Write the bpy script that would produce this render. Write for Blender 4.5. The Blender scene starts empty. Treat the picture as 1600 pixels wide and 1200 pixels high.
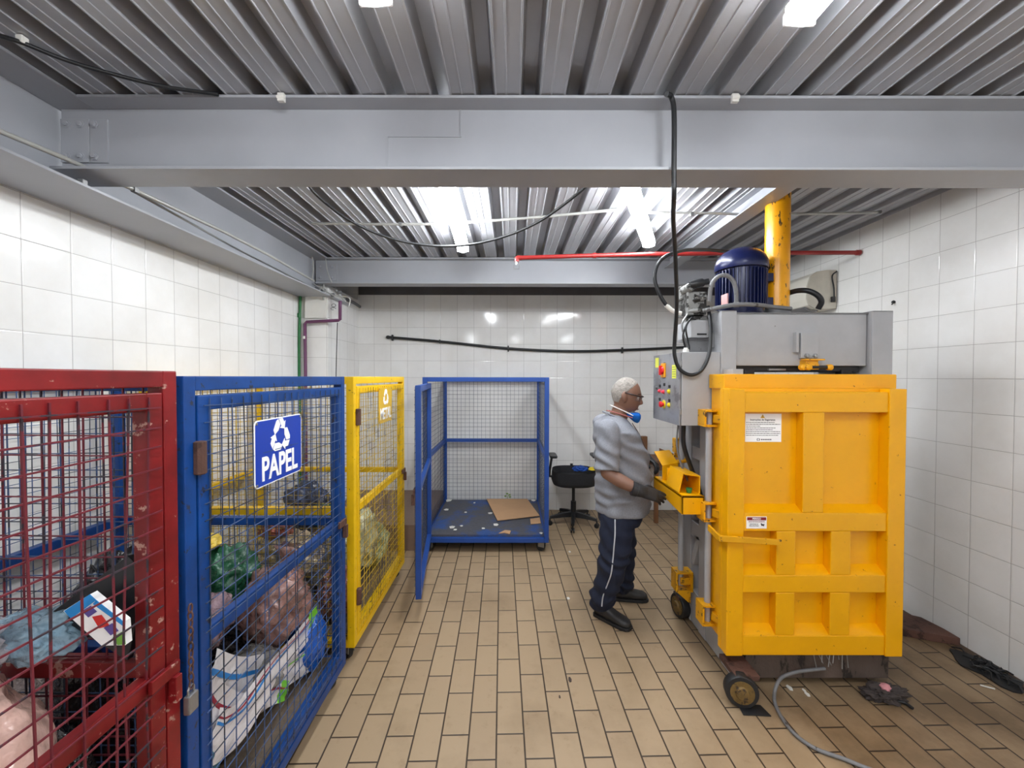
import bpy, bmesh, math, random
from mathutils import Vector, Matrix, noise

# ------------------------------------------------------------------ camera
scene = bpy.context.scene
COL = scene.collection
FPX, PITCH, ROLL, EYE = 637.6, 0.0165, -0.0016, 1.653
cam_data = bpy.data.cameras.new('camera')
cam_data.sensor_width = 36.0
cam_data.lens = FPX / 1600 * 36.0
cam_data.clip_start = 0.02
cam = bpy.data.objects.new('camera', cam_data)
COL.objects.link(cam)
cam.location = (0, 0, EYE)
cam.rotation_mode = 'QUATERNION'
cam.rotation_quaternion = (Matrix.Rotation(math.pi / 2 - PITCH, 3, 'X') @ Matrix.Rotation(-ROLL, 3, 'Z')).to_quaternion()
scene.camera = cam

# ------------------------------------------------------------------ world, exposure
scene.view_settings.view_transform = 'Standard'
scene.view_settings.look = 'None'
scene.view_settings.exposure = 1.52
scene.view_settings.gamma = 1.0
scene.view_settings.use_curve_mapping = False
world = bpy.data.worlds.new('world')
scene.world = world
world.use_nodes = True
world.node_tree.nodes['Background'].inputs['Color'].default_value = (0.9, 0.95, 1.0, 1)
world.node_tree.nodes['Background'].inputs['Strength'].default_value = 0.05
scene.cycles.max_bounces = 10
scene.cycles.diffuse_bounces = 6
scene.cycles.glossy_bounces = 4
scene.cycles.transparent_max_bounces = 24
scene.cycles.caustics_reflective = False
scene.cycles.caustics_refractive = False
LAMP = 20.0          # emission of the fluorescent fixtures

# ------------------------------------------------------------------ helpers
def srgb(r, g, b):
    f = lambda c: ((c / 255 + 0.055) / 1.055) ** 2.4 if c / 255 > 0.04045 else c / 255 / 12.92
    return (f(r), f(g), f(b), 1.0)

def new_mat(name):
    m = bpy.data.materials.new(name)
    m.use_nodes = True
    nt = m.node_tree
    return m, nt, nt.nodes['Principled BSDF']

def node(nt, kind, **kw):
    n = nt.nodes.new(kind)
    for k, v in kw.items():
        setattr(n, k, v)
    return n

def ramp(nt, fac, stops):
    r = node(nt, 'ShaderNodeValToRGB')
    el = r.color_ramp.elements
    el[0].position, el[0].color = stops[0]
    el[1].position, el[1].color = stops[-1]
    for p, c in stops[1:-1]:
        e = el.new(p); e.color = c
    nt.links.new(fac, r.inputs['Fac'])
    return r.outputs['Color']

def mixc(nt, fac, a, b, mode='MIX'):
    m = node(nt, 'ShaderNodeMix', data_type='RGBA', blend_type=mode)
    for sock, v in ((m.inputs['Factor'], fac), (m.inputs['A'], a), (m.inputs['B'], b)):
        if hasattr(v, 'is_output'):
            nt.links.new(v, sock)
        else:
            sock.default_value = v
    return m.outputs['Result']

def noise_fac(nt, scale, detail=4, rough=0.6, coord='Object', stretch=None):
    tc = node(nt, 'ShaderNodeTexCoord')
    n = node(nt, 'ShaderNodeTexNoise')
    n.inputs['Scale'].default_value = scale
    n.inputs['Detail'].default_value = detail
    n.inputs['Roughness'].default_value = rough
    src = tc.outputs[coord]
    if stretch:
        mp = node(nt, 'ShaderNodeMapping')
        mp.inputs['Scale'].default_value = stretch
        nt.links.new(src, mp.inputs['Vector']); src = mp.outputs['Vector']
    nt.links.new(src, n.inputs['Vector'])
    return n.outputs['Fac']

B = (0, 0, 0, 1); W = (1, 1, 1, 1)

def paint(name, col, rough=0.45, metal=0.0, chip=None, chip_amt=0.35, chip_scale=14, var=0.15, var_scale=5, bump=0.0, spec=0.5, stretch=None):
    """painted / plain surface with soft tone variation and optional chips of another colour"""
    m, nt, p = new_mat(name)
    dark = tuple(c * (1 - var) for c in col[:3]) + (1,)
    lite = tuple(min(1, c * (1 + var * 0.6)) for c in col[:3]) + (1,)
    f = noise_fac(nt, var_scale, 5, 0.6, stretch=stretch)
    c = ramp(nt, f, [(0.32, dark), (0.68, lite)])
    if chip is not None:
        g = noise_fac(nt, chip_scale, 8, 0.68, stretch=stretch)
        mask = ramp(nt, g, [(chip_amt - 0.012, W), (chip_amt + 0.012, B)])
        c = mixc(nt, mask, c, chip)
    nt.links.new(c, p.inputs['Base Color'])
    p.inputs['Roughness'].default_value = rough
    p.inputs['Metallic'].default_value = metal
    p.inputs['Specular IOR Level'].default_value = spec
    if bump:
        b = node(nt, 'ShaderNodeBump')
        b.inputs['Strength'].default_value = bump
        b.inputs['Distance'].default_value = 0.01
        nt.links.new(noise_fac(nt, 45, 4), b.inputs['Height'])
        nt.links.new(b.outputs['Normal'], p.inputs['Normal'])
    return m

def emit(name, col, strength):
    m, nt, p = new_mat(name)
    p.inputs['Base Color'].default_value = (0.8, 0.8, 0.8, 1)
    p.inputs['Emission Color'].default_value = col
    p.inputs['Emission Strength'].default_value = strength
    p.inputs['Roughness'].default_value = 0.3
    return m

def plastic(name, col, rough=0.25, alpha=1.0, var=0.25, scale=14, bump=0.5, trans=0.0):
    """crumpled film: tone folds with shiny ridges"""
    m, nt, p = new_mat(name)
    dark = tuple(c * (1 - var) for c in col[:3]) + (1,)
    lite = tuple(min(1, c * (1 + var)) for c in col[:3]) + (1,)
    f = noise_fac(nt, scale, 6, 0.7)
    nt.links.new(ramp(nt, f, [(0.35, dark), (0.65, lite)]), p.inputs['Base Color'])
    p.inputs['Roughness'].default_value = rough
    p.inputs['Alpha'].default_value = alpha
    p.inputs['Transmission Weight'].default_value = trans
    p.inputs['Coat Weight'].default_value = .6
    p.inputs['Coat Roughness'].default_value = .12
    b = node(nt, 'ShaderNodeBump')
    b.inputs['Strength'].default_value = bump
    b.inputs['Distance'].default_value = 0.035
    nt.links.new(b.outputs['Normal'], p.inputs['Coat Normal'])
    nt.links.new(noise_fac(nt, scale * 1.6, 4, 0.5), b.inputs['Height'])
    nt.links.new(b.outputs['Normal'], p.inputs['Normal'])
    return m

class MB:
    """collects geometry in world coordinates and links it as ONE mesh object"""
    def __init__(self):
        self.v = []; self.f = []; self.mi = []; self.cur = 0
    def add(self, verts, faces):
        o = len(self.v)
        self.v += [Vector(q) for q in verts]
        self.f += [tuple(i + o for i in fc) for fc in faces]
        self.mi += [self.cur] * len(faces)
        return self
    def box(self, x0, x1, y0, y1, z0, z1):
        if x0 > x1: x0, x1 = x1, x0
        if y0 > y1: y0, y1 = y1, y0
        if z0 > z1: z0, z1 = z1, z0
        vs = [(x, y, z) for z in (z0, z1) for y in (y0, y1) for x in (x0, x1)]
        return self.add(vs, [(0, 2, 3, 1), (4, 5, 7, 6), (0, 1, 5, 4), (2, 6, 7, 3), (0, 4, 6, 2), (1, 3, 7, 5)])
    def bar(self, a, b, w, h, up=(0, 0, 1)):
        a = Vector(a); b = Vector(b); d = (b - a).normalized()
        u = Vector(up)
        if abs(d.dot(u)) > 0.98: u = Vector((0, 1, 0))
        s = d.cross(u).normalized(); u = s.cross(d).normalized()
        vs = []
        for p in (a, b):
            for i, j in ((-1, -1), (1, -1), (1, 1), (-1, 1)):
                vs.append(p + s * (w / 2 * i) + u * (h / 2 * j))
        return self.add(vs, [(0, 3, 2, 1), (4, 5, 6, 7), (0, 1, 5, 4), (1, 2, 6, 5), (2, 3, 7, 6), (3, 0, 4, 7)])
    def tube(self, pts, r, n=10, caps=True):
        pts = [Vector(p) for p in pts]
        rs = r if isinstance(r, (list, tuple)) else [r] * len(pts)
        rings = []; prev = None
        for i, p in enumerate(pts):
            d = (pts[min(i + 1, len(pts) - 1)] - pts[max(i - 1, 0)]).normalized()
            if prev is None:
                u = Vector((0, 0, 1)) if abs(d.z) < 0.9 else Vector((1, 0, 0))
            else: u = prev
            s = d.cross(u).normalized(); u = s.cross(d).normalized(); prev = u
            rings.append([p + (s * math.cos(2 * math.pi * k / n) + u * math.sin(2 * math.pi * k / n)) * rs[i] for k in range(n)])
        vs = [q for rg in rings for q in rg]; fs = []
        for i in range(len(rings) - 1):
            for k in range(n):
                k2 = (k + 1) % n
                fs.append((i * n + k, i * n + k2, (i + 1) * n + k2, (i + 1) * n + k))
        if caps:
            fs.append(tuple(range(n - 1, -1, -1))); fs.append(tuple((len(rings) - 1) * n + k for k in range(n)))
        return self.add(vs, fs)
    def loft(self, rings, cap=True, close=True):
        n = len(rings[0]); vs = [q for rg in rings for q in rg]; fs = []
        for i in range(len(rings) - 1):
            for k in range(n if close else n - 1):
                k2 = (k + 1) % n
                fs.append((i * n + k, i * n + k2, (i + 1) * n + k2, (i + 1) * n + k))
        if cap:
            fs.append(tuple(range(n - 1, -1, -1))); fs.append(tuple((len(rings) - 1) * n + k for k in range(n)))
        return self.add(vs, fs)
    def lathe(self, c, axis, prof, n=20):
        """prof: list of (distance along axis, radius)"""
        a = Vector(axis).normalized(); c = Vector(c)
        u = Vector((0, 0, 1)) if abs(a.z) < 0.9 else Vector((1, 0, 0))
        s = a.cross(u).normalized(); u = s.cross(a)
        rings = [[c + a * h + (s * math.cos(2 * math.pi * k / n) + u * math.sin(2 * math.pi * k / n)) * max(r, 1e-4) for k in range(n)] for h, r in prof]
        return self.loft(rings)
    def prism(self, poly, direction):
        d = Vector(direction); n = len(poly)
        a = [Vector(q) for q in poly]; b = [q + d for q in a]
        return self.add(a + b, [tuple(range(n - 1, -1, -1)), tuple(range(n, 2 * n))] + [(i, (i + 1) % n, n + (i + 1) % n, n + i) for i in range(n)])
    def ball(self, c, r, seg=14, rings=9):
        c = Vector(c); r = Vector(r) if hasattr(r, '__len__') else Vector((r, r, r))
        vs = [c + Vector((0, 0, -r.z))]
        for i in range(1, rings):
            t = -math.pi / 2 + math.pi * i / rings
            for k in range(seg):
                p = 2 * math.pi * k / seg
                vs.append(c + Vector((r.x * math.cos(t) * math.cos(p), r.y * math.cos(t) * math.sin(p), r.z * math.sin(t))))
        vs.append(c + Vector((0, 0, r.z))); fs = []; top = len(vs) - 1
        for k in range(seg):
            k2 = (k + 1) % seg
            fs.append((0, 1 + k2, 1 + k)); fs.append((top, top - seg + k, top - seg + k2))
            for i in range(rings - 2):
                fs.append((1 + i * seg + k, 1 + i * seg + k2, 1 + (i + 1) * seg + k2, 1 + (i + 1) * seg + k))
        return self.add(vs, fs)
    def xform(self, M):
        self.v = [M @ q for q in self.v]
        return self
    def bounds(self):
        return [(min(q[i] for q in self.v), max(q[i] for q in self.v)) for i in range(3)]
    def build(self, name, mats, parent=None, bevel=0.0, smooth=False, angle=40, label=None, fix=True):
        if not isinstance(mats, (list, tuple)): mats = [mats]
        if parent is not None:
            org = Vector(world_loc(parent))
        else:
            b = self.bounds(); org = Vector(((b[0][0] + b[0][1]) / 2, (b[1][0] + b[1][1]) / 2, b[2][0]))
        me = bpy.data.meshes.new(name)
        me.from_pydata([q - org for q in self.v], [], self.f)
        for m in mats: me.materials.append(m)
        for pl, i in zip(me.polygons, self.mi): pl.material_index = i
        if fix or bevel:
            bm = bmesh.new(); bm.from_mesh(me)
            if fix: bmesh.ops.recalc_face_normals(bm, faces=bm.faces)
            if bevel:
                es = [e for e in bm.edges if len(e.link_faces) == 2 and e.calc_face_angle(0) > 0.6]
                bmesh.ops.bevel(bm, geom=es, offset=bevel, segments=2, affect='EDGES', clamp_overlap=True, profile=0.6)
            bm.to_mesh(me); bm.free()
        if smooth:
            me.polygons.foreach_set('use_smooth', [True] * len(me.polygons))
            if angle < 180: me.set_sharp_from_angle(angle=math.radians(angle))
        o = bpy.data.objects.new(name, me)
        COL.objects.link(o)
        if parent is not None:
            o.parent = parent
        else:
            o.location = org
        if label: o['label'] = label
        return o

def world_loc(o):
    l = Vector((0, 0, 0))
    while o is not None:
        l = l + o.location; o = o.parent
    return l

def tag(o, label, cat, group=None, kind=None):
    o['label'] = label; o['category'] = cat
    if group: o['group'] = group
    if kind: o['kind'] = kind
    return o

def thing(name, loc, label, cat, group=None):
    o = bpy.data.objects.new(name, None)
    o.empty_display_size = 0.1
    COL.objects.link(o); o.location = loc
    return tag(o, label, cat, group)

def struct(o, label=None):
    o['kind'] = 'structure'
    if label: o['label'] = label
    return o

def spline(pts, n=8):
    """Catmull-Rom through the points"""
    P = [Vector(p) for p in pts]; P = [P[0] * 2 - P[1]] + P + [P[-1] * 2 - P[-2]]
    out = []
    for i in range(1, len(P) - 2):
        for k in range(n):
            t = k / n; a, b, c, d = P[i - 1], P[i], P[i + 1], P[i + 2]
            out.append(0.5 * ((2 * b) + (c - a) * t + (2 * a - 5 * b + 4 * c - d) * t * t + (3 * b - a - 3 * c + d) * t ** 3))
    out.append(P[-2])
    return out

def P(px, py, X=None, Y=None, Z=None):
    """world point on a plane of the room, surveyed from the photograph"""
    u = px - 800; v = py - 600
    u, v = u * math.cos(ROLL) + v * math.sin(ROLL), -u * math.sin(ROLL) + v * math.cos(ROLL)
    d = Vector((u / FPX, math.cos(PITCH) - v / FPX * math.sin(PITCH), -v / FPX * math.cos(PITCH) - math.sin(PITCH)))
    s = X / d.x if X is not None else Y / d.y if Y is not None else (Z - EYE) / d.z
    return d * s + Vector((0, 0, EYE))

# ------------------------------------------------------------------ materials
def tile_wall_mat(name, ux, uy, base=(0.88, 0.875, 0.865)):
    """glazed 20 cm tiles in a straight grid; ux / uy are the joint offsets for faces looking along Y / along X"""
    m, nt, p = new_mat(name)
    T = 0.206
    g = node(nt, 'ShaderNodeNewGeometry')
    sp = node(nt, 'ShaderNodeSeparateXYZ'); nt.links.new(g.outputs['Position'], sp.inputs[0])
    sn = node(nt, 'ShaderNodeSeparateXYZ'); nt.links.new(g.outputs['True Normal'], sn.inputs[0])
    ab = node(nt, 'ShaderNodeMath', operation='ABSOLUTE'); nt.links.new(sn.outputs['X'], ab.inputs[0])
    gt = node(nt, 'ShaderNodeMath', operation='GREATER_THAN'); nt.links.new(ab.outputs[0], gt.inputs[0]); gt.inputs[1].default_value = 0.5
    def off(sock, o):
        a = node(nt, 'ShaderNodeMath', operation='SUBTRACT'); nt.links.new(sock, a.inputs[0]); a.inputs[1].default_value = o
        return a.outputs[0]
    mx = node(nt, 'ShaderNodeMix', data_type='FLOAT')
    nt.links.new(gt.outputs[0], mx.inputs['Factor'])
    nt.links.new(off(sp.outputs['X'], ux - 40 * T), mx.inputs['A'])
    nt.links.new(off(sp.outputs['Y'], uy - 40 * T), mx.inputs['B'])
    cb = node(nt, 'ShaderNodeCombineXYZ')
    nt.links.new(mx.outputs['Result'], cb.inputs['X']); nt.links.new(sp.outputs['Z'], cb.inputs['Y'])
    br = node(nt, 'ShaderNodeTexBrick'); br.offset = 0.0; br.squash = 1.0
    br.inputs['Scale'].default_value = 1.0
    br.inputs['Brick Width'].default_value = T; br.inputs['Row Height'].default_value = T
    br.inputs['Mortar Size'].default_value = 0.0013; br.inputs['Mortar Smooth'].default_value = 0.3
    br.inputs['Color1'].default_value = base + (1,)
    br.inputs['Color2'].default_value = tuple(c * 0.965 for c in base) + (1,)
    br.inputs['Mortar'].default_value = (0.36, 0.34, 0.33, 1)
    nt.links.new(cb.outputs[0], br.inputs['Vector'])
    f = noise_fac(nt, 1.3, 6, 0.65)
    dirt = ramp(nt, f, [(0.35, (0.90, 0.89, 0.87, 1)), (0.6, W)])
    nt.links.new(mixc(nt, 1.0, br.outputs['Color'], dirt, 'MULTIPLY'), p.inputs['Base Color'])
    rr = node(nt, 'ShaderNodeMapRange'); nt.links.new(br.outputs['Fac'], rr.inputs['Value'])
    rr.inputs['To Min'].default_value = 0.10; rr.inputs['To Max'].default_value = 0.7
    nt.links.new(rr.outputs['Result'], p.inputs['Roughness'])
    # joints sink a little, tiles are very slightly pillowed
    br2 = node(nt, 'ShaderNodeTexBrick'); br2.offset = 0.0
    br2.inputs['Scale'].default_value = 1.0
    br2.inputs['Brick Width'].default_value = T; br2.inputs['Row Height'].default_value = T
    br2.inputs['Mortar Size'].default_value = 0.006; br2.inputs['Mortar Smooth'].default_value = 1.0
    nt.links.new(cb.outputs[0], br2.inputs['Vector'])
    inv = node(nt, 'ShaderNodeMath', operation='SUBTRACT'); inv.inputs[0].default_value = 1.0; nt.links.new(br2.outputs['Fac'], inv.inputs[1])
    n2 = noise_fac(nt, 3.0, 2, 0.5)
    ad = node(nt, 'ShaderNodeMath', operation='MULTIPLY_ADD'); nt.links.new(n2, ad.inputs[0]); ad.inputs[1].default_value = 0.8; nt.links.new(inv.outputs[0], ad.inputs[2])
    b = node(nt, 'ShaderNodeBump'); b.inputs['Strength'].default_value = 0.35; b.inputs['Distance'].default_value = 0.003
    nt.links.new(ad.outputs[0], b.inputs['Height']); nt.links.new(b.outputs['Normal'], p.inputs['Normal'])
    return m

def floor_mat():
    m, nt, p = new_mat('floor_tiles')
    g = node(nt, 'ShaderNodeNewGeometry')
    mp = node(nt, 'ShaderNodeMapping', vector_type='TEXTURE')
    ang = math.radians(90 + 1.45)
    mp.inputs['Rotation'].default_value = (0, 0, ang)
    mp.inputs['Location'].default_value = (-0.066 - 20.0 * 0.0253, 1.726 + 20.0, 0)
    nt.links.new(g.outputs['Position'], mp.inputs['Vector'])
    ofs = node(nt, 'ShaderNodeVectorMath', operation='ADD'); ofs.inputs[1].default_value = (0.2505 * 200 + 0.08, 0.1268 * 200, 0)
    nt.links.new(mp.outputs['Vector'], ofs.inputs[0])
    def brick(ms, sm):
        br = node(nt, 'ShaderNodeTexBrick'); br.offset = 0.5; br.offset_frequency = 2
        br.inputs['Scale'].default_value = 1.0
        br.inputs['Brick Width'].default_value = 0.2505; br.inputs['Row Height'].default_value = 0.1268
        br.inputs['Mortar Size'].default_value = ms; br.inputs['Mortar Smooth'].default_value = sm
        nt.links.new(ofs.outputs['Vector'], br.inputs['Vector'])
        return br
    br = brick(0.0040, 0.2)
    br.inputs['Color1'].default_value = srgb(165, 142, 113)
    br.inputs['Color2'].default_value = srgb(158, 135, 107)
    br.inputs['Mortar'].default_value = srgb(56, 43, 31)
    # wear: cloudy stains, heavier towards the machine side
    f1 = noise_fac(nt, 2.2, 7, 0.62)
    f2 = noise_fac(nt, 16, 6, 0.7)
    sp = node(nt, 'ShaderNodeSeparateXYZ'); nt.links.new(g.outputs['Position'], sp.inputs[0])
    rx = node(nt, 'ShaderNodeMapRange'); nt.links.new(sp.outputs['X'], rx.inputs['Value'])
    rx.inputs['From Min'].default_value = 0.5; rx.inputs['From Max'].default_value = 1.9
    rx.inputs['To Min'].default_value = -0.02; rx.inputs['To Max'].default_value = 0.24
    ad = node(nt, 'ShaderNodeMath', operation='SUBTRACT'); nt.links.new(f1, ad.inputs[0]); nt.links.new(rx.outputs['Result'], ad.inputs[1])
    stain = ramp(nt, ad.outputs[0], [(0.16, (0.46, 0.42, 0.37, 1)), (0.34, (0.80, 0.78, 0.75, 1)), (0.52, W)])
    spots = ramp(nt, f2, [(0.30, (0.72, 0.68, 0.62, 1)), (0.42, W)])
    c = mixc(nt, 1.0, br.outputs['Color'], stain, 'MULTIPLY')
    c = mixc(nt, 0.5, c, spots, 'MULTIPLY')
    nt.links.new(c, p.inputs['Base Color'])
    p.inputs['Roughness'].default_value = 0.5
    b2 = brick(0.006, 1.0)
    inv = node(nt, 'ShaderNodeMath', operation='SUBTRACT'); inv.inputs[0].default_value = 1.0; nt.links.new(b2.outputs['Fac'], inv.inputs[1])
    b = node(nt, 'ShaderNodeBump'); b.inputs['Strength'].default_value = 0.5; b.inputs['Distance'].default_value = 0.003
    nt.links.new(inv.outputs[0], b.inputs['Height']); nt.links.new(b.outputs['Normal'], p.inputs['Normal'])
    return m

M = {}
M['wall_left'] = tile_wall_mat('glazed_tile_left', -1.5019, 1.8299)
M['wall_right'] = tile_wall_mat('glazed_tile_right', -1.5019, 2.2588)
M['floor'] = floor_mat()
M['deck'] = paint('galvanised_deck', srgb(174, 175, 180), 0.36, 0.35, chip=srgb(80, 78, 76), chip_amt=0.285, chip_scale=60, var=0.10, var_scale=2)
M['beam'] = paint('grey_beam_paint', srgb(164, 166, 172), 0.42, 0.0, var=0.06, var_scale=2.5, chip=srgb(120, 112, 104), chip_amt=0.25, chip_scale=22)
M['dark_band'] = paint('dark_wall_band', srgb(88, 86, 88), 0.6)
M['grey'] = paint('grey_machine_paint', srgb(168, 169, 172), 0.42, 0.0, chip=srgb(92, 90, 88), chip_amt=0.29, chip_scale=30, var=0.10, var_scale=4)
M['grey_dark'] = paint('grimy_grey_paint', srgb(118, 118, 120), 0.5, 0.0, chip=srgb(60, 56, 52), chip_amt=0.36, chip_scale=14, var=0.25)
M['yellow'] = paint('machine_yellow', srgb(234, 168, 0), 0.33, 0.0, chip=srgb(96, 50, 12), chip_amt=0.325, chip_scale=30, var=0.07, var_scale=3)
M['yellow_worn'] = paint('worn_machine_yellow', srgb(226, 162, 12), 0.42, 0.0, chip=srgb(74, 50, 30), chip_amt=0.40, chip_scale=30, var=0.14)
M['red'] = paint('cage_red', srgb(120, 18, 22), 0.42, 0.0, chip=srgb(168, 128, 116), chip_amt=0.385, chip_scale=22, var=0.42, var_scale=7)
M['blue'] = paint('cage_blue', srgb(6, 62, 130), 0.42, 0.0, chip=srgb(40, 42, 56), chip_amt=0.385, chip_scale=22, var=0.32, var_scale=7)
M['blue2'] = paint('cage_blue_clean', srgb(26, 68, 142), 0.42, 0.0, chip=srgb(60, 60, 70), chip_amt=0.28, chip_scale=22, var=0.15, var_scale=7)
M['cage_yellow'] = paint('cage_yellow', srgb(232, 186, 6), 0.42, 0.0, chip=srgb(110, 84, 40), chip_amt=0.36, chip_scale=24, var=0.12, var_scale=7)
M['wire_red'] = paint('wire_red', srgb(112, 40, 52), 0.45, 0.2, chip=srgb(60, 50, 60), chip_amt=0.45, chip_scale=6, var=0.2)
M['wire_blue'] = paint('wire_blue', srgb(74, 96, 138), 0.45, 0.3, var=0.3, chip=srgb(60, 66, 78), chip_amt=0.48, chip_scale=6)
M['wire_yellow'] = paint('wire_yellow', srgb(206, 172, 50), 0.45, 0.2, var=0.3, chip=srgb(110, 92, 50), chip_amt=0.45, chip_scale=6)
M['wire_dark'] = paint('wire_dark', srgb(78, 86, 104), 0.45, 0.3, var=0.2)
M['rubber'] = paint('black_rubber', srgb(30, 30, 32), 0.55)
M['cable'] = paint('black_cable', srgb(26, 27, 30), 0.42)
M['black'] = paint('black_plastic', srgb(26, 27, 30), 0.4)
M['steel'] = paint('bare_steel', srgb(150, 150, 150), 0.35, 0.7)
M['rust'] = paint('rusty_steel', srgb(92, 62, 52), 0.7, 0.0, chip=srgb(60, 38, 30), chip_amt=0.45, chip_scale=12, var=0.3, bump=0.4)
M['grime'] = paint('grimy_wood', srgb(92, 78, 70), 0.75, 0.0, chip=srgb(44, 36, 32), chip_amt=0.42, chip_scale=10, var=0.3, bump=0.4, stretch=(1, 1, 0.3))
M['conduit'] = paint('grey_conduit', srgb(176, 176, 172), 0.4, 0.2)
M['pipe_red'] = paint('red_pipe', srgb(148, 36, 34), 0.4)
M['pipe_green'] = paint('green_pipe', srgb(24, 106, 52), 0.45)
M['pipe_purple'] = paint('purple_pipe', srgb(104, 58, 92), 0.45)
M['white'] = paint('white_plastic', srgb(226, 224, 218), 0.35, var=0.05)
M['motor'] = paint('motor_blue', srgb(13, 22, 66), 0.28, 0.1, var=0.1)
M['cardboard'] = paint('cardboard', srgb(190, 150, 112), 0.8, var=0.08, var_scale=3)
M['wood'] = paint('brown_wood', srgb(122, 82, 52), 0.6, var=0.25, stretch=(1, 1, 0.1))
M['lamp'] = emit('fluorescent_lamp', (0.93, 0.97, 1.0, 1), LAMP)
M['lamp_far'] = emit('fluorescent_lamp_boosted', (0.93, 0.97, 1.0, 1), LAMP * 1.3)  # rear bay lamps, emission raised to brighten the back wall
M['lamp_body'] = paint('lamp_housing', srgb(235, 235, 235), 0.35, var=0.03)

# ------------------------------------------------------------------ room
T = 0.206
XL, XR, YB, YR, ZD = -2.19, 2.784, 5.063, -3.2, 2.85
struct(MB().box(XL - .1, XR + .1, YR - .1, YB + .1, -0.06, 0).build('floor', M['floor']))
struct(MB().box(XL - .1, XL, YR, YB, 0, 3.0).build('wall_left', M['wall_left']))
struct(MB().box(XR, XR + .1, YR, YB, 0, 3.0).build('wall_right', M['wall_right']))
struct(MB().box(XL - .1, XR + .1, YB, YB + .1, 0, 3.0).build('wall_back', M['wall_left']))
struct(MB().box(XL - .1, XR + .1, YR - .1, YR, 0, 3.0).build('wall_rear', M['wall_left']))
struct(MB().box(-1.9, XR, YB - .006, YB, 2.668, 2.86).build('trim_1', M['dark_band']))
struct(MB().box(XL, -1.9, 4.22, YB, 0, 2.60).build('wall_corner', M['wall_left']), 'white tiled pier in the back left corner')
struct(MB().box(XL, -0.84, 3.86, YB, 0, 0.245).build('plinth', paint('brown_plinth', srgb(128, 106, 92), 0.6, var=0.12, var_scale=3)), 'low brown plinth in the back left corner')
struct(MB().box(XR - .05, XR, YR, YB, 0.0, 0.004).build('gutter', paint('gutter', srgb(84, 66, 52), 0.7)), 'dark strip where floor meets right wall')

# corrugated deck, ribs running away from the camera
def deck():
    prof = []
    pitch = 0.1905; x0 = -0.115
    k = -16
    while True:
        c = x0 + pitch * k
        if c > XR + 0.2: break
        h = 0.068; g = 0.006
        l = c + pitch / 2
        pts = [(c - .026, ZD + h), (c + .026, ZD + h), (c + .040, ZD + .003), (c + .041, ZD), (c + .046, ZD), (c + .048, ZD + .004), (l - .010, ZD + .004), (l - .008, ZD + .001), (l - .004, ZD + .001), (l - .002, ZD + .004), (c + pitch - .048, ZD + .004), (c + pitch - .046, ZD), (c + pitch - .041, ZD), (c + pitch - .040, ZD + .003)]
        prof += [q for q in pts if XL - .1 < q[0] < XR + .1]
        k += 1
    prof = [(XL - .1, prof[0][1])] + prof + [(XR + .1, prof[-1][1])]
    mb = MB()
    n = len(prof)
    # the top sits a finger above the ribs so that the deck is solid
    mb.add([(x, YR - .1, z) for x, z in prof] + [(x, YB + .1, z) for x, z in prof],
           [(i, i + 1, n + i + 1, n + i) for i in range(n - 1)])
    mb.box(XL - .1, XR + .1, YR - .1, YB + .1, ZD + .075, ZD + .15)
    return mb.build('ceiling', M['deck'], fix=False)
struct(deck())

def ibeam_x(mb, x0, x1, ya, yb, z0, z1, tf=.012, tw=.01):
    ym = (ya + yb) / 2
    mb.box(x0 + .03, x1, ya, yb, z0, z0 + tf); mb.box(-1.849, x1, ya, yb, z1 - tf, z1); mb.box(x0, x1, ym - tw / 2, ym + tw / 2, z0 + tf, z1 - tf)
def ibeam_y(mb, y0, y1, xa, xb, z0, z1, tf=.012, tw=.01):
    xm = (xa + xb) / 2
    mb.box(xa, xb, y0, y1, z0, z0 + tf); mb.box(xa, xb, y0, y1, z1 - tf, z1); mb.box(xm - tw / 2, xm + tw / 2, y0, y1, z0 + tf, z1 - tf)

# front cross beam
mb = MB(); ibeam_x(mb, -2.0, XR, 1.75, 1.917, 2.537, 2.85)
bm_front = mb.build('ceiling_beam', M['beam'], bevel=0.002)
struct(bm_front, 'grey steel beam crossing the ceiling nearest the camera')
mb = MB()   # splice plate with two rows of bolts, weld seams
wy = 1.8285
mb.box(-1.995, -1.87, wy - .010, wy, 2.60, 2.79)
mb.box(-1.868, -1.79, wy - .007, wy, 2.60, 2.79)
pl = mb.build('splice_plate', M['beam'], bm_front, bevel=0.0015)
for x in (-1.965, -1.905, -1.845):
    for z in (2.625, 2.765):
        MB().lathe((x, wy - .008, z), (0, -1, 0), [(0, .017), (.005, .017), (.005, .011), (.013, .011), (.014, .007)], 6).build('bolt', M['beam'], pl)
mb = MB()
mb.box(-.232, -.227, wy - .0035, wy, 2.72, 2.84); mb.box(-.555, -.227, wy - .0035, wy, 2.717, 2.722); mb.box(-.557, -.552, wy - .0035, wy, 2.55, 2.72)
mb.build('weld_seam', M['beam'], bm_front)
# left side beam
mb = MB(); ibeam_y(mb, YR, 4.7, -2.19, -1.85, 2.475, 2.85, .012)
struct(mb.build('ceiling_beam', M['beam'], bevel=0.002), 'grey steel beam along the top of the left wall')
# back cross beam
mb = MB(); ibeam_x(mb, -2.0, XR, 4.1, 4.25, 2.59, 2.85)
bb = mb.build('ceiling_beam', M['beam'], bevel=0.002)
struct(bb, 'grey steel beam crossing in front of the back wall')
pl = MB().box(-1.99, -1.78, 4.158, 4.17, 2.63, 2.80).build('splice_plate', M['beam'], bb)
for x in (-1.95, -1.83):
    for z in (2.66, 2.77):
        MB().lathe((x, 4.158, z), (0, -1, 0), [(0, .014), (.012, .013), (.013, .008)], 6).build('bolt', M['beam'], pl)
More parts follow.
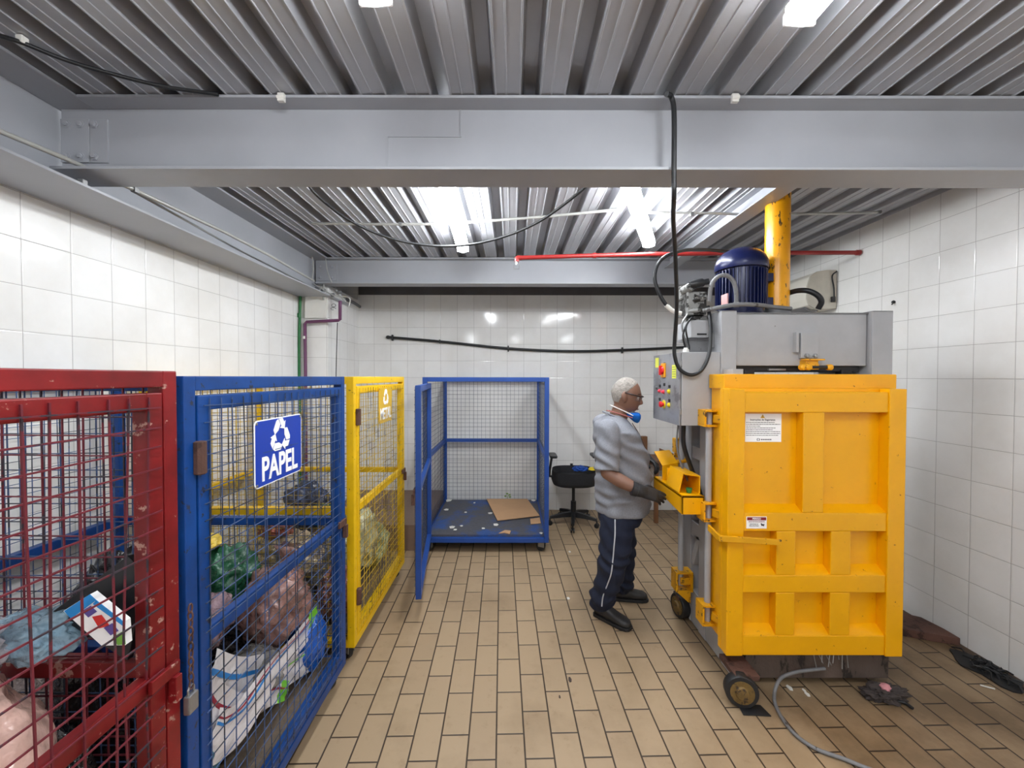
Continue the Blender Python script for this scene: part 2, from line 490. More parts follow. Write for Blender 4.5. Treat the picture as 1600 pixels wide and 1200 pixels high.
# small beam running away on the right, between the two cross beams
mb = MB(); ibeam_y(mb, 1.917, 4.1, 1.52, 1.64, 2.745, 2.85, .008)
struct(mb.build('ceiling_beam', M['beam'], bevel=0.002), 'narrow grey steel beam joining the two cross beams above the baler')

# ------------------------------------------------------------------ light fixtures
def fixture(name, a, b, label, near_style):
    """housing + clear ribbed cover with the lit tubes, hanging just under the deck; a, b: centre line ends"""
    a = Vector(a); b = Vector(b); d = (b - a).normalized(); s = d.cross(Vector((0, 0, 1))).normalized()
    mid = (a + b) / 2
    t = thing(name, (mid.x, mid.y, mid.z - .05), label, 'ceiling light', 'fluorescent ceiling lights')
    def rail(prof, mat, pname, trim=0.0):
        A = a + d * trim; Bp = b - d * trim
        rings = [[q + s * x + Vector((0, 0, z)) for x, z in prof] for q in (A, A + d * .001, Bp - d * .001, Bp)]
        return MB().loft(rings).build(pname, mat, t, bevel=0)
    rail([(-.040, .018), (.040, .018), (.034, .032), (-.034, .032)], M['lamp_body'], 'housing')
    rail([(-.046, .017), (-.048, -.012), (-.040, -.030), (-.022, -.040), (0, -.043), (.022, -.040), (.040, -.030), (.048, -.012), (.046, .017)], M['lamp_far' if near_style else 'lamp'], 'diffuser', .012)
    for q, sg in ((a, 1), (b, -1)):
        mb = MB()
        mb.box(-.05, .05, 0, .012, -.036, 0)
        R = Matrix(((s.x, d.x * sg, 0, q.x), (s.y, d.y * sg, 0, q.y), (0, 0, 1, q.z), (0, 0, 0, 1)))
        mb.xform(R).build('end_cap', M['lamp_body'], t, bevel=.008)
    for u in (.2, .8):
        q = a.lerp(b, u)
        MB().bar((q.x, q.y, q.z + .03), (q.x, q.y, ZD + .002), .02, .02).build('bracket', M['steel'], t)
    return t
FIX = [
    ((-.44, 0.02, 2.775), (-.40, 1.22, 2.775), 'white fluorescent light whose tip shows at the top edge of the view'),
    ((.90, 0.08, 2.775), (.885, 1.285, 2.775), 'lit fluorescent light on the near ceiling at the upper right'),
    ((-.37, 2.26, 2.755), (-.42, 3.50, 2.755), 'lit fluorescent light left of centre on the ceiling behind the front beam'),
    ((.62, 2.24, 2.755), (1.12, 3.36, 2.755), 'slanting lit fluorescent light on the ceiling behind the front beam, beside the hanging cable'),
    ((-1.2, -2.4, 2.775), (-1.2, -1.2, 2.775), 'added unseen fluorescent light behind the viewer on the left'),  # this and the next two: unseen fixtures added to light the front beam
    ((.1, -2.4, 2.775), (.1, -1.2, 2.775), 'added unseen fluorescent light behind the viewer in the middle'),
    ((1.6, -2.4, 2.775), (1.6, -1.2, 2.775), 'added unseen fluorescent light behind the viewer on the right'),
]
for a, b, lab in FIX:
    fixture('fluorescent_light', a, b, lab, a[1] > 2)

# ------------------------------------------------------------------ mesh cages on casters
def wires(mb, o, U, V, nu, nv, lu, lv, th, off, jit=0.0, seed=1):
    """welded square mesh in the plane o + U*u + V*v: bars along V at nu places, bars along U at nv places"""
    o = Vector(o); U = Vector(U); V = Vector(V); N = U.cross(V)
    rnd = random.Random(seed)
    for i in range(nu):
        u = lu * (i + .5) / nu
        a = rnd.uniform(-jit, jit); b = rnd.uniform(-jit, jit); c = rnd.uniform(-jit, jit) * 1.5; k = rnd.uniform(.3, .7)
        p = [o + U * (u + a), o + U * (u + c * 1.2) + V * lv * k + N * c, o + U * (u + b) + V * lv]
        mb.bar(p[0], p[1], th, th, up=N); mb.bar(p[1], p[2], th, th, up=N)
    for j in range(nv):
        v = lv * (j + .5) / nv
        c = rnd.uniform(-jit, jit) * 1.5; k = rnd.uniform(.3, .7)
        p = [o + V * (v + rnd.uniform(-jit, jit)) + N * off, o + V * (v + c) + U * lu * k + N * (off + c), o + V * (v + rnd.uniform(-jit, jit)) + U * lu + N * off]
        mb.bar(p[0], p[1], th, th, up=N); mb.bar(p[1], p[2], th, th, up=N)
    return mb

def caster(root, x, y, r=.042, z0=.1, yaw=0.0):
    """swivel caster under a cage corner, local coordinates of the cage"""
    R = Matrix.Translation((x, y, 0)) @ Matrix.Rotation(yaw, 4, 'Z')
    mb = MB(); mb.box(-.035, .035, -.035, .035, z0 - .006, z0)
    mb.box(-.03, .03, -.022, -.018, r, z0 - .006); mb.box(-.03, .03, .018, .022, r, z0 - .006)
    c = mb.xform(R).build('caster', M['steel'], root)
    MB().lathe((.012, -.016, r), (0, 1, 0), [(0, r * .5), (.002, r * .92), (.008, r), (.024, r), (.030, r * .92), (.032, r * .5)], 20).xform(R).build('wheel', M['rubber'], c)
    return c

def cage(label, group, Wd, D, H, fm, wm, deckmat, swing=0.0, zb=.098, pitch=.05, loc=(0, 0, 0), rot=0.0, seed=1, wth=.0038, doorwire=None, jit=.002, th=.042, seq=None):
    """local frame: x along the door side, y away from it, z up; built at the origin and then placed"""
    root = thing('mesh_cage', (0, 0, 0), label, 'cage', group)
    h = th; z1 = H; zf = zb + h
    mb = MB()
    for x in (0, Wd - h):
        for y in (0, D - h):
            mb.box(x, x + h, y, y + h, zb, z1)
    for y in (0, D - h):
        mb.box(h, Wd - h, y, y + h, zb, zf); mb.box(h, Wd - h, y, y + h, z1 - h, z1)
    for x in (0, Wd - h):
        mb.box(x, x + h, h, D - h, zb, zf); mb.box(x, x + h, h, D - h, z1 - h, z1)
        mb.box(x, x + h, h, D - h, .865, .905)
    mb.box(h, Wd - h, D - h, D, .865, .905)
    mb.build('frame', fm, root, bevel=.003)
    zt = .02
    MB().box(h, Wd - h, h, D - h, zf - .004, zf + zt).build('floor_panel', deckmat, root)
    nz = round((z1 - zf - h) / pitch)
    def panel(o, U, lu, off, sd, name):
        mb = MB(); wires(mb, o, U, (0, 0, 1), round(lu / pitch), nz, lu, z1 - h - zf, wth, off, jit, sd)
        mb.build(name, wm, root, fix=False)
    panel((h, D - h * .5, zf), (1, 0, 0), Wd - 2 * h, wth, seed + 1, 'mesh_panel')
    panel((h * .5, h, zf), (0, 1, 0), D - 2 * h, wth, seed + 2, 'mesh_panel')
    panel((Wd - h * .5, h, zf), (0, 1, 0), D - 2 * h, -wth, seed + 3, 'mesh_panel')
    # door, hinged on the x = 0 post
    dw = Wd - 2 * h - .012; dz0 = zf + .012; dz1 = z1 - h - .014; s = .044
    Md = Matrix.Translation((h + .006, 0, 0)) @ Matrix.Rotation(swing, 4, 'Z')
    mb = MB()
    mb.box(0, s, -.002, .036, dz0, dz1); mb.box(dw - s, dw, -.002, .036, dz0, dz1)
    mb.box(s, dw - s, -.002, .036, dz0, dz0 + s); mb.box(s, dw - s, -.002, .036, dz1 - s, dz1)
    mb.box(s, dw - s, 0, .03, .862, .905)
    door = mb.xform(Md).build('door', fm, root, bevel=.003)
    mb = MB(); wires(mb, (s * .3, -.006, dz0 + .01), (1, 0, 0), (0, 0, 1), round((dw - .6 * s) / pitch), nz, dw - .6 * s, dz1 - dz0 - .02, wth, wth, jit * 1.8, seed + 7)
    mb.xform(Md).build('mesh_panel', doorwire or wm, door, fix=False)
    for z in (dz0 + .18, dz1 - .22):
        MB().lathe((-.003, -.008, z), (0, 0, 1), [(-.005, .013), (-.002, .017), (.088, .017), (.09, .013)], 10).xform(Md).build('hinge', M['rust'], door)
    mb = MB(); mb.box(dw - .055, dw + .03, -.016, -.004, .868, .900); mb.box(dw + .004, dw + .024, -.026, -.004, .80, .868)
    mb.xform(Md).build('latch', fm if fm.name == 'cage_red' else M['rust'], door, bevel=.002)
    for x in (.06, Wd - .06):
        for y in (.06, D - .06):
            caster(root, x, y, r=.043, z0=zb, yaw=(seed * 37 % 7) * .3 + x)
    root.location = loc; root.rotation_euler = (0, 0, rot)
    return root, Md

def worn_deck(name, base, wear, amt=.5):
    m, nt, p = new_mat(name)
    f = noise_fac(nt, 3.0, 7, 0.7)
    g = noise_fac(nt, 40, 4, 0.7)
    c = ramp(nt, f, [(amt - .06, wear), (amt + .06, base)])
    c = mixc(nt, .5, c, ramp(nt, g, [(.3, (.5, .5, .5, 1)), (.6, W)]), 'MULTIPLY')
    nt.links.new(c, p.inputs['Base Color']); p.inputs['Roughness'].default_value = .6
    return m
M['deck_blue'] = worn_deck('worn_blue_deck', srgb(38, 76, 138), srgb(78, 78, 84), .57)
M['deck_brown'] = worn_deck('worn_brown_deck', srgb(120, 104, 88), srgb(70, 62, 56), .48)

FX = -0.90   # plane of the three doors along the left wall
# red, blue, yellow cages stand with their doors towards the aisle
cage('red mesh cage nearest the viewer on the left, holding a large pinkish bag', 'mesh recycling cages on casters', 1.20, 1.22, 1.668, M['red'], M['wire_red'], M['deck_brown'], loc=(FX, -.105, 0), rot=math.pi / 2, seed=3, pitch=.053, wth=.0034, jit=.004)
cage('blue mesh cage with a blue PAPEL sign on its door, full of plastic bags', 'mesh recycling cages on casters', 1.075, 1.22, 1.655, M['blue'], M['wire_blue'], M['deck_brown'], loc=(FX, 1.118, 0), rot=math.pi / 2, seed=11, pitch=.049, jit=.003, wth=.0026)
cage('yellow mesh cage with a yellow METAL sign, third in the row on the left', 'mesh recycling cages on casters', 1.09, 1.22, 1.655, M['cage_yellow'], M['wire_yellow'], M['deck_brown'], loc=(FX, 2.315, 0), rot=math.pi / 2, seed=19, pitch=.047, jit=.003, wth=.0026)
# empty cage against the back wall, door swung open towards the viewer
EX, EY = -.835, 3.80
cage('empty blue mesh cage with its door swung open, cardboard lying on its worn deck', 'mesh recycling cages on casters', 1.182, 1.19, 1.653, M['blue2'], M['wire_dark'], M['deck_blue'], swing=-math.radians(82.5), loc=(EX, EY, 0), rot=0, seed=27, pitch=.049, jit=.0015, wth=.0026, zb=.1)

# signs on the doors ------------------------------------------------
def font_mesh(text, size, mat, name, parent, Mx, extrude=.0006, bold=.0, sx=1.0, align='CENTER'):
    cu = bpy.data.curves.new(name, 'FONT'); cu.body = text; cu.size = size; cu.extrude = extrude; cu.align_x = align; cu.align_y = 'CENTER'; cu.offset = bold
    o = bpy.data.objects.new(name + '_src', cu); COL.objects.link(o)
    dg = bpy.context.evaluated_depsgraph_get(); dg.update()
    me = bpy.data.meshes.new_from_object(o.evaluated_get(dg))
    bpy.data.objects.remove(o)
    me.transform(Matrix.Diagonal((sx, 1, 1, 1)))
    me.transform(Matrix.Translation(-Vector(world_loc(parent))) @ Mx)
    me.materials.clear(); me.materials.append(mat)
    ob = bpy.data.objects.new(name, me); COL.objects.link(ob); ob.parent = parent
    return ob

def recycle_symbol(mat, parent, Mx, R):
    """three folded chasing arrows"""
    mb = MB()
    def flat(poly, z=.0012):
        mb.prism([(x, y, 0) for x, y in poly], (0, 0, z))
    for k in range(3):
        a = math.radians(120 * k)
        rot = lambda x, y: (x * math.cos(a) - y * math.sin(a), x * math.sin(a) + y * math.cos(a))
        # one bent arm: up the left flank of the triangle, then an arrow head
        quad1 = [(-.30, .30), (-.50, .62), (-.18, .98), (.02, .60), (-.06, .48)]
        quad1 = [(-.50, .24), (-.20, .42), (-.02, .72), (-.20, 1.0), (-.36, .92), (-.62, .48)]
        quad2 = [(-.14, 1.02), (.20, 1.02), (.34, .80), (.46, .87), (.36, .45), (-.04, .53), (.09, .62), (.0, .76)]
        for q in (quad1, quad2):
            flat([tuple(c * R for c in rot(x, y - .12)) for x, y in q])
    mb.xform(Mx)
    return mb.build('recycling_symbol', mat, parent)

def sign(y0, y1, z0, z1, text, col, border, label, tsz, rr, x=FX + .012, ink=None):
    ink = ink or M['white_ink']
    mid = Vector((x, (y0 + y1) / 2, (z0 + z1) / 2)); w = y1 - y0; h = z1 - z0; c = .012
    def plate(w, h, c):
        return [(-w / 2 + c, -h / 2), (w / 2 - c, -h / 2), (w / 2, -h / 2 + c), (w / 2, h / 2 - c), (w / 2 - c, h / 2), (-w / 2 + c, h / 2), (-w / 2, h / 2 - c), (-w / 2, -h / 2 + c)]
    Mx = Matrix(((0, 0, 1, mid.x), (1, 0, 0, mid.y), (0, 1, 0, mid.z), (0, 0, 0, 1)))
    t = thing('sign', (mid.x, mid.y, z0), label, 'sign', 'recycling signs')
    MB().prism([(a, b, 0) for a, b in plate(w, h, c)], (0, 0, .0025)).xform(Mx).build('border', border, t)
    MB().prism([(a, b, .0024) for a, b in plate(w - .008, h - .008, c)], (0, 0, .0008)).xform(Mx).build('panel', col, t)
    M2 = Mx @ Matrix.Translation((0, h * .20, .0034))
    recycle_symbol(ink, t, M2, rr)
    font_mesh(text, tsz, ink, 'lettering', t, Mx @ Matrix.Translation((0, -h * .26, .0038)), bold=.0030, sx=.76)
    for a in (-1, 1):
        for b in (-1, 1):
            MB().lathe((mid.x + .003, mid.y + a * (w / 2 - .011), mid.z + b * (h / 2 - .011)), (1, 0, 0), [(0, .005), (.002, .005), (.003, .002)], 10).build('screw', M['steel'], t)
    return t
M['white_ink'] = paint('white_ink', srgb(248, 248, 248), .4, var=0)
M['sign_blue'] = paint('sign_blue', srgb(28, 62, 170), .3, var=.04)
M['sign_yellow'] = paint('sign_yellow', srgb(214, 172, 40), .35, var=.05)
sign(1.400, 1.712, 1.262, 1.500, 'PAPEL', M['sign_blue'], M['white_ink'], 'blue sign reading PAPEL under a white recycling symbol', .118, .074)
sign(2.715, 3.005, 1.338, 1.583, 'METAL', M['sign_yellow'], M['cage_yellow'], 'yellow sign reading METAL under a white recycling symbol', .106, .066)

# chain and padlock between the red and the blue cage
cz = thing('chain', (FX + .02, 1.105, .80), 'rusty chain with a padlock hanging between the red and the blue cage', 'chain')
for i in range(11):
    z = 1.02 - i * .021
    mb = MB(); n = 10; pts = []
    for k in range(n + 1):
        a = 2 * math.pi * k / n
        if i % 2: pts.append((FX + .022 + .0065 * math.cos(a), 1.105, z + .013 * math.sin(a)))
        else: pts.append((FX + .022, 1.105 + .0065 * math.cos(a), z + .013 * math.sin(a)))
    mb.tube(pts, .0022, 6).build('link', M['rust'], cz)
mb = MB(); mb.box(FX + .012, FX + .030, 1.088, 1.122, .735, .785)
pad = mb.build('padlock', M['steel'], cz, bevel=.004)
MB().tube([(FX + .021, 1.095, .783), (FX + .021, 1.095, .80), (FX + .021, 1.100, .808), (FX + .021, 1.110, .808), (FX + .021, 1.115, .80), (FX + .021, 1.115, .783)], .0028, 8).build('shackle', M['steel'], pad)

# what lies in the empty cage ---------------------------------------
dz = .166
def sheet(name, corners, z, th, mat, label, cat, lift=0.0, group=None):
    poly = [P(a, b, Z=z + lift) for a, b in corners]
    for q in poly: q.y = min(q.y, 4.93); q.x = min(q.x, .295)
    o = MB().prism(poly, (0, 0, th)).build(name, mat)
    return tag(o, label, cat, group)
sheet('cardboard_sheet', [(761, 779), (824, 777), (849, 806), (778, 814)], dz + .006, .006, M['cardboard'], 'large sheet of brown cardboard lying on the deck of the empty blue cage', 'cardboard')
sheet('cardboard_flap', [(829, 811), (848, 809), (849, 818), (830, 819)], dz, .005, M['cardboard'], 'small square of cardboard at the front right corner of the empty cage deck', 'cardboard')
sheet('cardboard_scrap', [(780, 834), (790, 829), (799, 830), (797, 835), (789, 833)], dz, .006, M['cardboard'], 'curled scrap of cardboard near the front edge of the empty cage deck', 'cardboard')
M['paper'] = paint('white_paper', srgb(224, 222, 216), .7, var=.05)
rnd = random.Random(5)
for px, py, s in ((698, 797, 4), (702, 781, 6), (728, 801, 3), (707, 824, 5), (722, 822, 3), (767, 802, 4), (776, 820, 5), (742, 786, 2), (833, 779, 4), (846, 833, 3), (683, 795, 3), (712, 828, 3), (756, 826, 3), (820, 780, 3)):
    q = P(px, py, Z=dz)
    if q.y > 4.9: q.y = 4.9
    r = s / FPX * q.y; a = rnd.uniform(0, 3)
    poly = [q + Vector((r * math.cos(a + t) * rnd.uniform(.7, 1.1), r * 1.3 * math.sin(a + t) * rnd.uniform(.6, 1.1), 0)) for t in (0, 1.3, 2.6, 4.0, 5.1)]
    tag(MB().prism(poly, (0, 0, .004)).build('paper_scrap', M['paper']), 'small torn scrap of pale paper on the deck of the empty cage', 'paper scrap', 'paper scraps in the empty cage')
q = P(793, 779, Z=dz + .013)
tw = thing('plant_sprig', (q.x, q.y, dz + .013), 'tiny green sprig lying at the back of the cardboard in the empty cage', 'plant')
M['leaf'] = paint('leaf_green', srgb(120, 150, 70), .6)
MB().tube([q, q + Vector((.01, -.005, .03)), q + Vector((.02, -.01, .05))], .003, 6).build('stem', M['leaf'], tw)
for dx, dz_ in ((-.02, .03), (.03, .045), (.0, .06), (.035, .02)):
    MB().ball(q + Vector((dx, 0, dz_)), (.016, .006, .009), 8, 5).build('leaf', M['leaf'], tw)

# ------------------------------------------------------------------ baler
bal = thing('baler', (1.68, 2.55, 0), 'tall vertical baling press with a ribbed yellow door, grey frame and blue motor', 'baler')
Yw, Gy = M['yellow'], M['grey']
# grey chamber with ribs
mb = MB()
mb.box(1.255, 2.14, 2.36, 2.86, .12, 1.66)
for y0, y1 in ((2.215, 2.315), (2.505, 2.60), (2.72, 2.86)):
    mb.box(1.20, 1.256, y0, y1, .02, 1.70)
    if y0 > 2.3: mb.box(2.139, 2.17, y0, y1, .10, 1.70)
for z0, z1 in ((.02, .24), (.60, .70), (1.12, 1.20), (1.52, 1.60)):
    mb.box(1.205, 1.256, 2.315, 2.505, z0, z1); mb.box(1.205, 1.256, 2.60, 2.72, z0, z1)
mb.bar((1.22, 2.62, .62), (1.22, 2.71, .42), .03, .05)
mb.bar((1.22, 2.35, .70), (1.22, 2.49, .45), .03, .05)
mb.box(1.256, 2.14, 2.855, 2.90, .12, 1.60)
mb.build('chamber', Gy, bal, bevel=.003)
# columns of the press head
for x0, x1, ny in ((1.20, 1.288, 'left'), (2.068, 2.185, 'right')):
    mb = MB(); mb.box(x0, x1, 2.345, 2.358, 1.66, 2.038); mb.box(x0, x0 + .012, 2.358, 2.80, 1.66, 2.038); mb.box(x1 - .012, x1, 2.358, 2.80, 1.66, 2.038); mb.box(x0, x1, 2.79, 2.80, 1.66, 2.038)
    mb.box(x0, x1, 2.345, 2.80, 2.03, 2.038)
    mb.build('head_column', Gy, bal, bevel=.003)
mb = MB(); mb.box(1.292, 2.060, 2.375, 2.76, 1.722, 2.022)
head = mb.build('press_head', Gy, bal, bevel=.006)
MB().box(1.285, 2.066, 2.372, 2.77, 2.022, 2.03).build('top_plate', M['grey_dark'], head)
mb = MB(); mb.box(1.31, 2.04, 2.40, 2.76, 1.690, 1.722); mb.box(1.36, 1.42, 2.39, 2.44, 1.672, 1.70); mb.box(1.93, 1.99, 2.39, 2.44, 1.672, 1.70)
mb.build('ram_plate', M['rubber'], bal, bevel=.003)
MB().box(1.50, 1.60, 2.385, 2.398, 1.695, 1.706).build('locking_rod', M['steel'], bal)
# latch on the press head
mb = MB(); mb.box(1.664, 1.765, 2.352, 2.375, 1.765, 1.912)
lt = mb.build('latch_plate', M['grey'], bal, bevel=.003)
mb = MB(); mb.box(1.632, 1.646, 2.345, 2.375, 1.80, 1.915); mb.box(1.646, 1.660, 2.368, 2.375, 1.80, 1.915)
mb.build('channel', M['grey'], lt)
for x in (1.697, 1.744):
    MB().lathe((x, 2.352, 1.778), (0, -1, 0), [(0, .016), (.003, .016), (.004, .012), (.012, .012), (.014, .008)], 6).build('bolt', M['steel'], lt)
mb = MB(); mb.box(1.660, 1.772, 2.31, 2.352, 1.752, 1.760); mb.box(1.672, 1.745, 2.325, 2.375, 1.715, 1.752); mb.box(1.69, 1.73, 2.30, 2.33, 1.70, 1.73)
lh = mb.build('latch_bracket', M['yellow_worn'], bal, bevel=.002)
mb = MB(); mb.tube([(1.632, 2.305, 1.712), (1.80, 2.305, 1.712)], .010, 12)
mb.build('latch_shaft', M['rubber'], lh, smooth=True)
for x in (1.640, 1.672, 1.792):
    MB().lathe((x, 2.305, 1.712), (0, -1, 0), [(-.012, .017), (.010, .017), (.013, .013)], 14).build('knob', M['yellow_worn'], lh, smooth=True)

# yellow front frame and top bar
mb = MB(); mb.box(1.143, 1.20, 2.196, 2.335, .225, 1.594); mb.box(2.00, 2.052, 2.196, 2.335, .225, 1.594); mb.box(1.20, 2.00, 2.25, 2.335, .225, 1.594)
mb.build('front_frame', Yw, bal, bevel=.003)
mb = MB(); mb.box(1.131, 2.056, 2.180, 2.343, 1.592, 1.672)
mb.build('top_bar', Yw, bal, bevel=.006)

# the door: a grid of ribs welded on a plate, pockets between them with sloping floors
YF, YBk = 2.10, 2.157
def dx(px): return P(px, 600, Y=YF).x
def dzz(py): return P(1280, py, Y=YF).z
L_, R_ = dx(1139), dx(1416.5); zt, zb_ = dzz(606), dzz(1024)
mb = MB(); mb.box(L_, R_, YBk, 2.190, zb_, zt)
door = mb.build('door', Yw, bal, bevel=.004)
# ribs: verticals then horizontals
vx = [dx(1139), dx(1165), dx(1389.5), dx(1416.5)]
MB().box(vx[0], vx[1], YF, YBk, zb_, zt).build('door_stile', Yw, door, bevel=.005)
MB().box(vx[2], vx[3], YF - .004, YBk, zb_, zt).build('door_stile', Yw, door, bevel=.005)
hz = [(dzz(643), dzz(611)), (dzz(829), dzz(800)), (dzz(925), dzz(897.5)), (dzz(1023), dzz(992))]
for a, b in hz: MB().box(vx[1], vx[2], YF + .002, YBk, a, b).build('door_rail', Yw, door, bevel=.005)
for xa, xb, a, b in ((1257, 1290, 643, 800), (1217, 1247, 829, 897.5), (1302.5, 1334, 829, 897.5), (1217, 1247, 925, 992), (1302.5, 1334, 925, 992)):
    MB().box(dx(xa), dx(xb), YF + .003, YBk, dzz(b), dzz(a)).build('door_rib', Yw, door, bevel=.005)
def pocket_floor(mb, xa, xb, z, h):
    MB().prism([(xa, YBk, z), (xa, YBk, z + h), (xa, YF + .006, z)], (xb - xa, 0, 0)).build('pocket_gusset', Yw, door)
pocket_floor(mb, dx(1165), dx(1257), dzz(800), .030); pocket_floor(mb, dx(1290), dx(1389.5), dzz(800), .030)
for z in (897.5, 992):
    for a, b in ((1165, 1217), (1247, 1302.5), (1334, 1389.5)):
        pocket_floor(mb, dx(a), dx(b), dzz(z), .034)

# door labels
M['ink'] = paint('dark_ink', srgb(58, 56, 60), .5, var=0)
M['label_red'] = paint('label_red', srgb(132, 28, 36), .4, var=0)
def flat_text(text, size, c, mat, parent, name='lettering', sx=1.0, align='CENTER', bold=0.0):
    Mx = Matrix(((1, 0, 0, c[0]), (0, 0, -1, c[1]), (0, 1, 0, c[2]), (0, 0, 0, 1)))
    return font_mesh(text, size, mat, name, parent, Mx, .0003, bold, sx, align)
q0 = P(1164.5, 645, Y=YBk); q1 = P(1220.5, 689, Y=YBk)
lb = MB().box(q0.x, q1.x, YBk - .002, YBk, q1.z, q0.z).build('safety_label', M['white_ink'], door, label='white label headed Instruções de Segurança')
mx = (q0.x + q1.x) / 2; yl = YBk - .0024
wi = q1.x - q0.x; he = q0.z - q1.z
mb = MB()
tri = [(mx - .012 - .004, yl, q0.z - .024), (mx + .012 - .004, yl, q0.z - .024), (mx - .004, yl, q0.z - .003)]
mb.prism(tri, (0, .0004, 0))
mb.build('warning_triangle', M['sign_yellow'], lb)
tri2 = MB(); tri2.box(mx - .0052, mx - .0028, yl - .0003, yl, q0.z - .018, q0.z - .009); tri2.box(mx - .0052, mx - .0028, yl - .0003, yl, q0.z - .0215, q0.z - .0195)
tri2.build('exclamation_mark', M['ink'], lb)
flat_text('Instruções de Segurança', .0135, (mx - .004, yl, q0.z - .033), M['ink'], lb, bold=.0002)
rl = random.Random(4)      # the small print cannot be read: short dark strokes of word length
for i, end in enumerate((.80, .96, .42, .80, .72, .96, .96, .88)):
    mb = MB(); x = q0.x + .004; z = q0.z - .047 - i * .0097
    while x < q0.x + wi * end:
        w_ = rl.uniform(.005, .016); mb.box(x, min(x + w_, q0.x + wi * .97), yl, yl + .0004, z - .0016, z + .0016); x += w_ + .0025
    mb.build('print_line', M['ink'], lb)
mb = MB()
for k in range(20):
    if k in (4, 5, 14, 15): continue
    a = 2 * math.pi * k / 20; b = 2 * math.pi * (k + 1) / 20; cx, cz = mx - .026, q1.z + .012
    mb.prism([(cx + .008 * math.cos(a), yl, cz + .008 * math.sin(a)), (cx + .008 * math.cos(b), yl, cz + .008 * math.sin(b)), (cx + .0045 * math.cos(b), yl, cz + .0045 * math.sin(b)), (cx + .0045 * math.cos(a), yl, cz + .0045 * math.sin(a))], (0, .0004, 0))
mb.build('emblem', M['ink'], lb)
mb = MB()
for k in range(6): mb.box(mx - .012 + k * .0095, mx - .012 + k * .0095 + .0075, yl, yl + .0004, q1.z + .0095, q1.z + .0150)
mb.build('print_line', M['ink'], lb)
q0 = P(1167, 806, Y=YF); q1 = P(1198.5, 824.5, Y=YF)
lb = MB().box(q0.x, q1.x, YF - .0005, YF + .002, q1.z, q0.z).build('danger_label', M['white_ink'], door, label='small white label with a dark red band reading PERIGO')
yl = YF - .001
MB().box(q0.x + .003, q1.x - .003, yl - .0002, yl + .0002, q0.z - .019, q0.z - .003).build('red_band', M['label_red'], lb)
mx = (q0.x + q1.x) / 2
flat_text('PERIGO', .013, (mx, yl - .0004, q0.z - .0112), M['white_ink'], lb, bold=.0003)
flat_text('RISCO DE ESMAGAMENTO', .0082, (mx, yl - .0002, q0.z - .0265), M['label_red'], lb, sx=.85)
flat_text('MANTENHA AS', .0078, (mx - .014, yl - .0002, q0.z - .039), M['ink'], lb, sx=.8)
flat_text('MÃOS AFASTADAS', .0078, (mx - .014, yl - .0002, q0.z - .048), M['ink'], lb, sx=.75)
mb = MB(); mb.bar((mx + .022, yl, q0.z - .036), (mx + .038, yl, q0.z - .048), .0004, .006); mb.bar((mx + .024, yl, q0.z - .046), (mx + .040, yl, q0.z - .040), .0004, .005)
mb.build('hand_pictogram', M['ink'], lb)

# hinge rods with their square brackets
for x, y, z0, z1, br in ((1.118, 2.312, .262, 1.47, ((1.378, 1.472), (.845, .952), (.255, .372))), (1.128, 2.705, .27, 1.36, ((.24, .37),))):
    rod = MB().tube([(x, y, z0), (x, y, z1)], .0175, 14).build('hinge_rod', M['grey'], bal, smooth=True)
    for a, b in br:
        mb = MB(); w = .046; t = .011
        mb.box(x - w, x + w + .02, y - .045, y + .045, b - t, b); mb.box(x - w, x + w + .02, y - .045, y + .045, a, a + t)
        mb.box(x - w, x - w + t, y - .045, y + .045, a + t, b - t); mb.box(x + w + .009, x + w + .02, y - .045, y + .045, a + t, b - t)
        mb.build('hinge_bracket', M['yellow_worn'], rod, bevel=.002)
        zm = (a + b) / 2
        if y < 2.5:
            mb = MB(); mb.bar((x + .02, y - .03, zm), (x + .065, y - .125, zm - .004), .036, .044)
            mb.build('hinge_arm', M['yellow_worn'], rod, bevel=.002)
        else:
            mb = MB(); mb.box(x - .01, x + .055, y - .03, y + .03, zm - .022, zm + .022); mb.prism([(x - .04, y - .044, a), (x + .05, y - .044, a), (x + .05, y - .044, a - .08)], (0, .02, 0))
            mb.build('hinge_arm', M['yellow_worn'], rod, bevel=.002)
# long door handle
mb = MB()
h = [P(1108, 823, Y=2.20), P(1125, 840, Y=2.075), P(1221, 846, Y=2.065)]
mb.bar(h[0], h[1], .012, .032); mb.bar(h[1] - Vector((.005, 0, 0)), h[2], .014, .030)
mb.build('door_handle', M['yellow_worn'], bal, bevel=.003)
# knobs on the right edge of the door
for z in (1.44, .76, .33):
    MB().lathe((R_ - .002, 2.15, z), (1, 0, 0), [(0, .012), (.012, .014), (.02, .01)], 12).build('stop', M['yellow_worn'], bal, smooth=True)

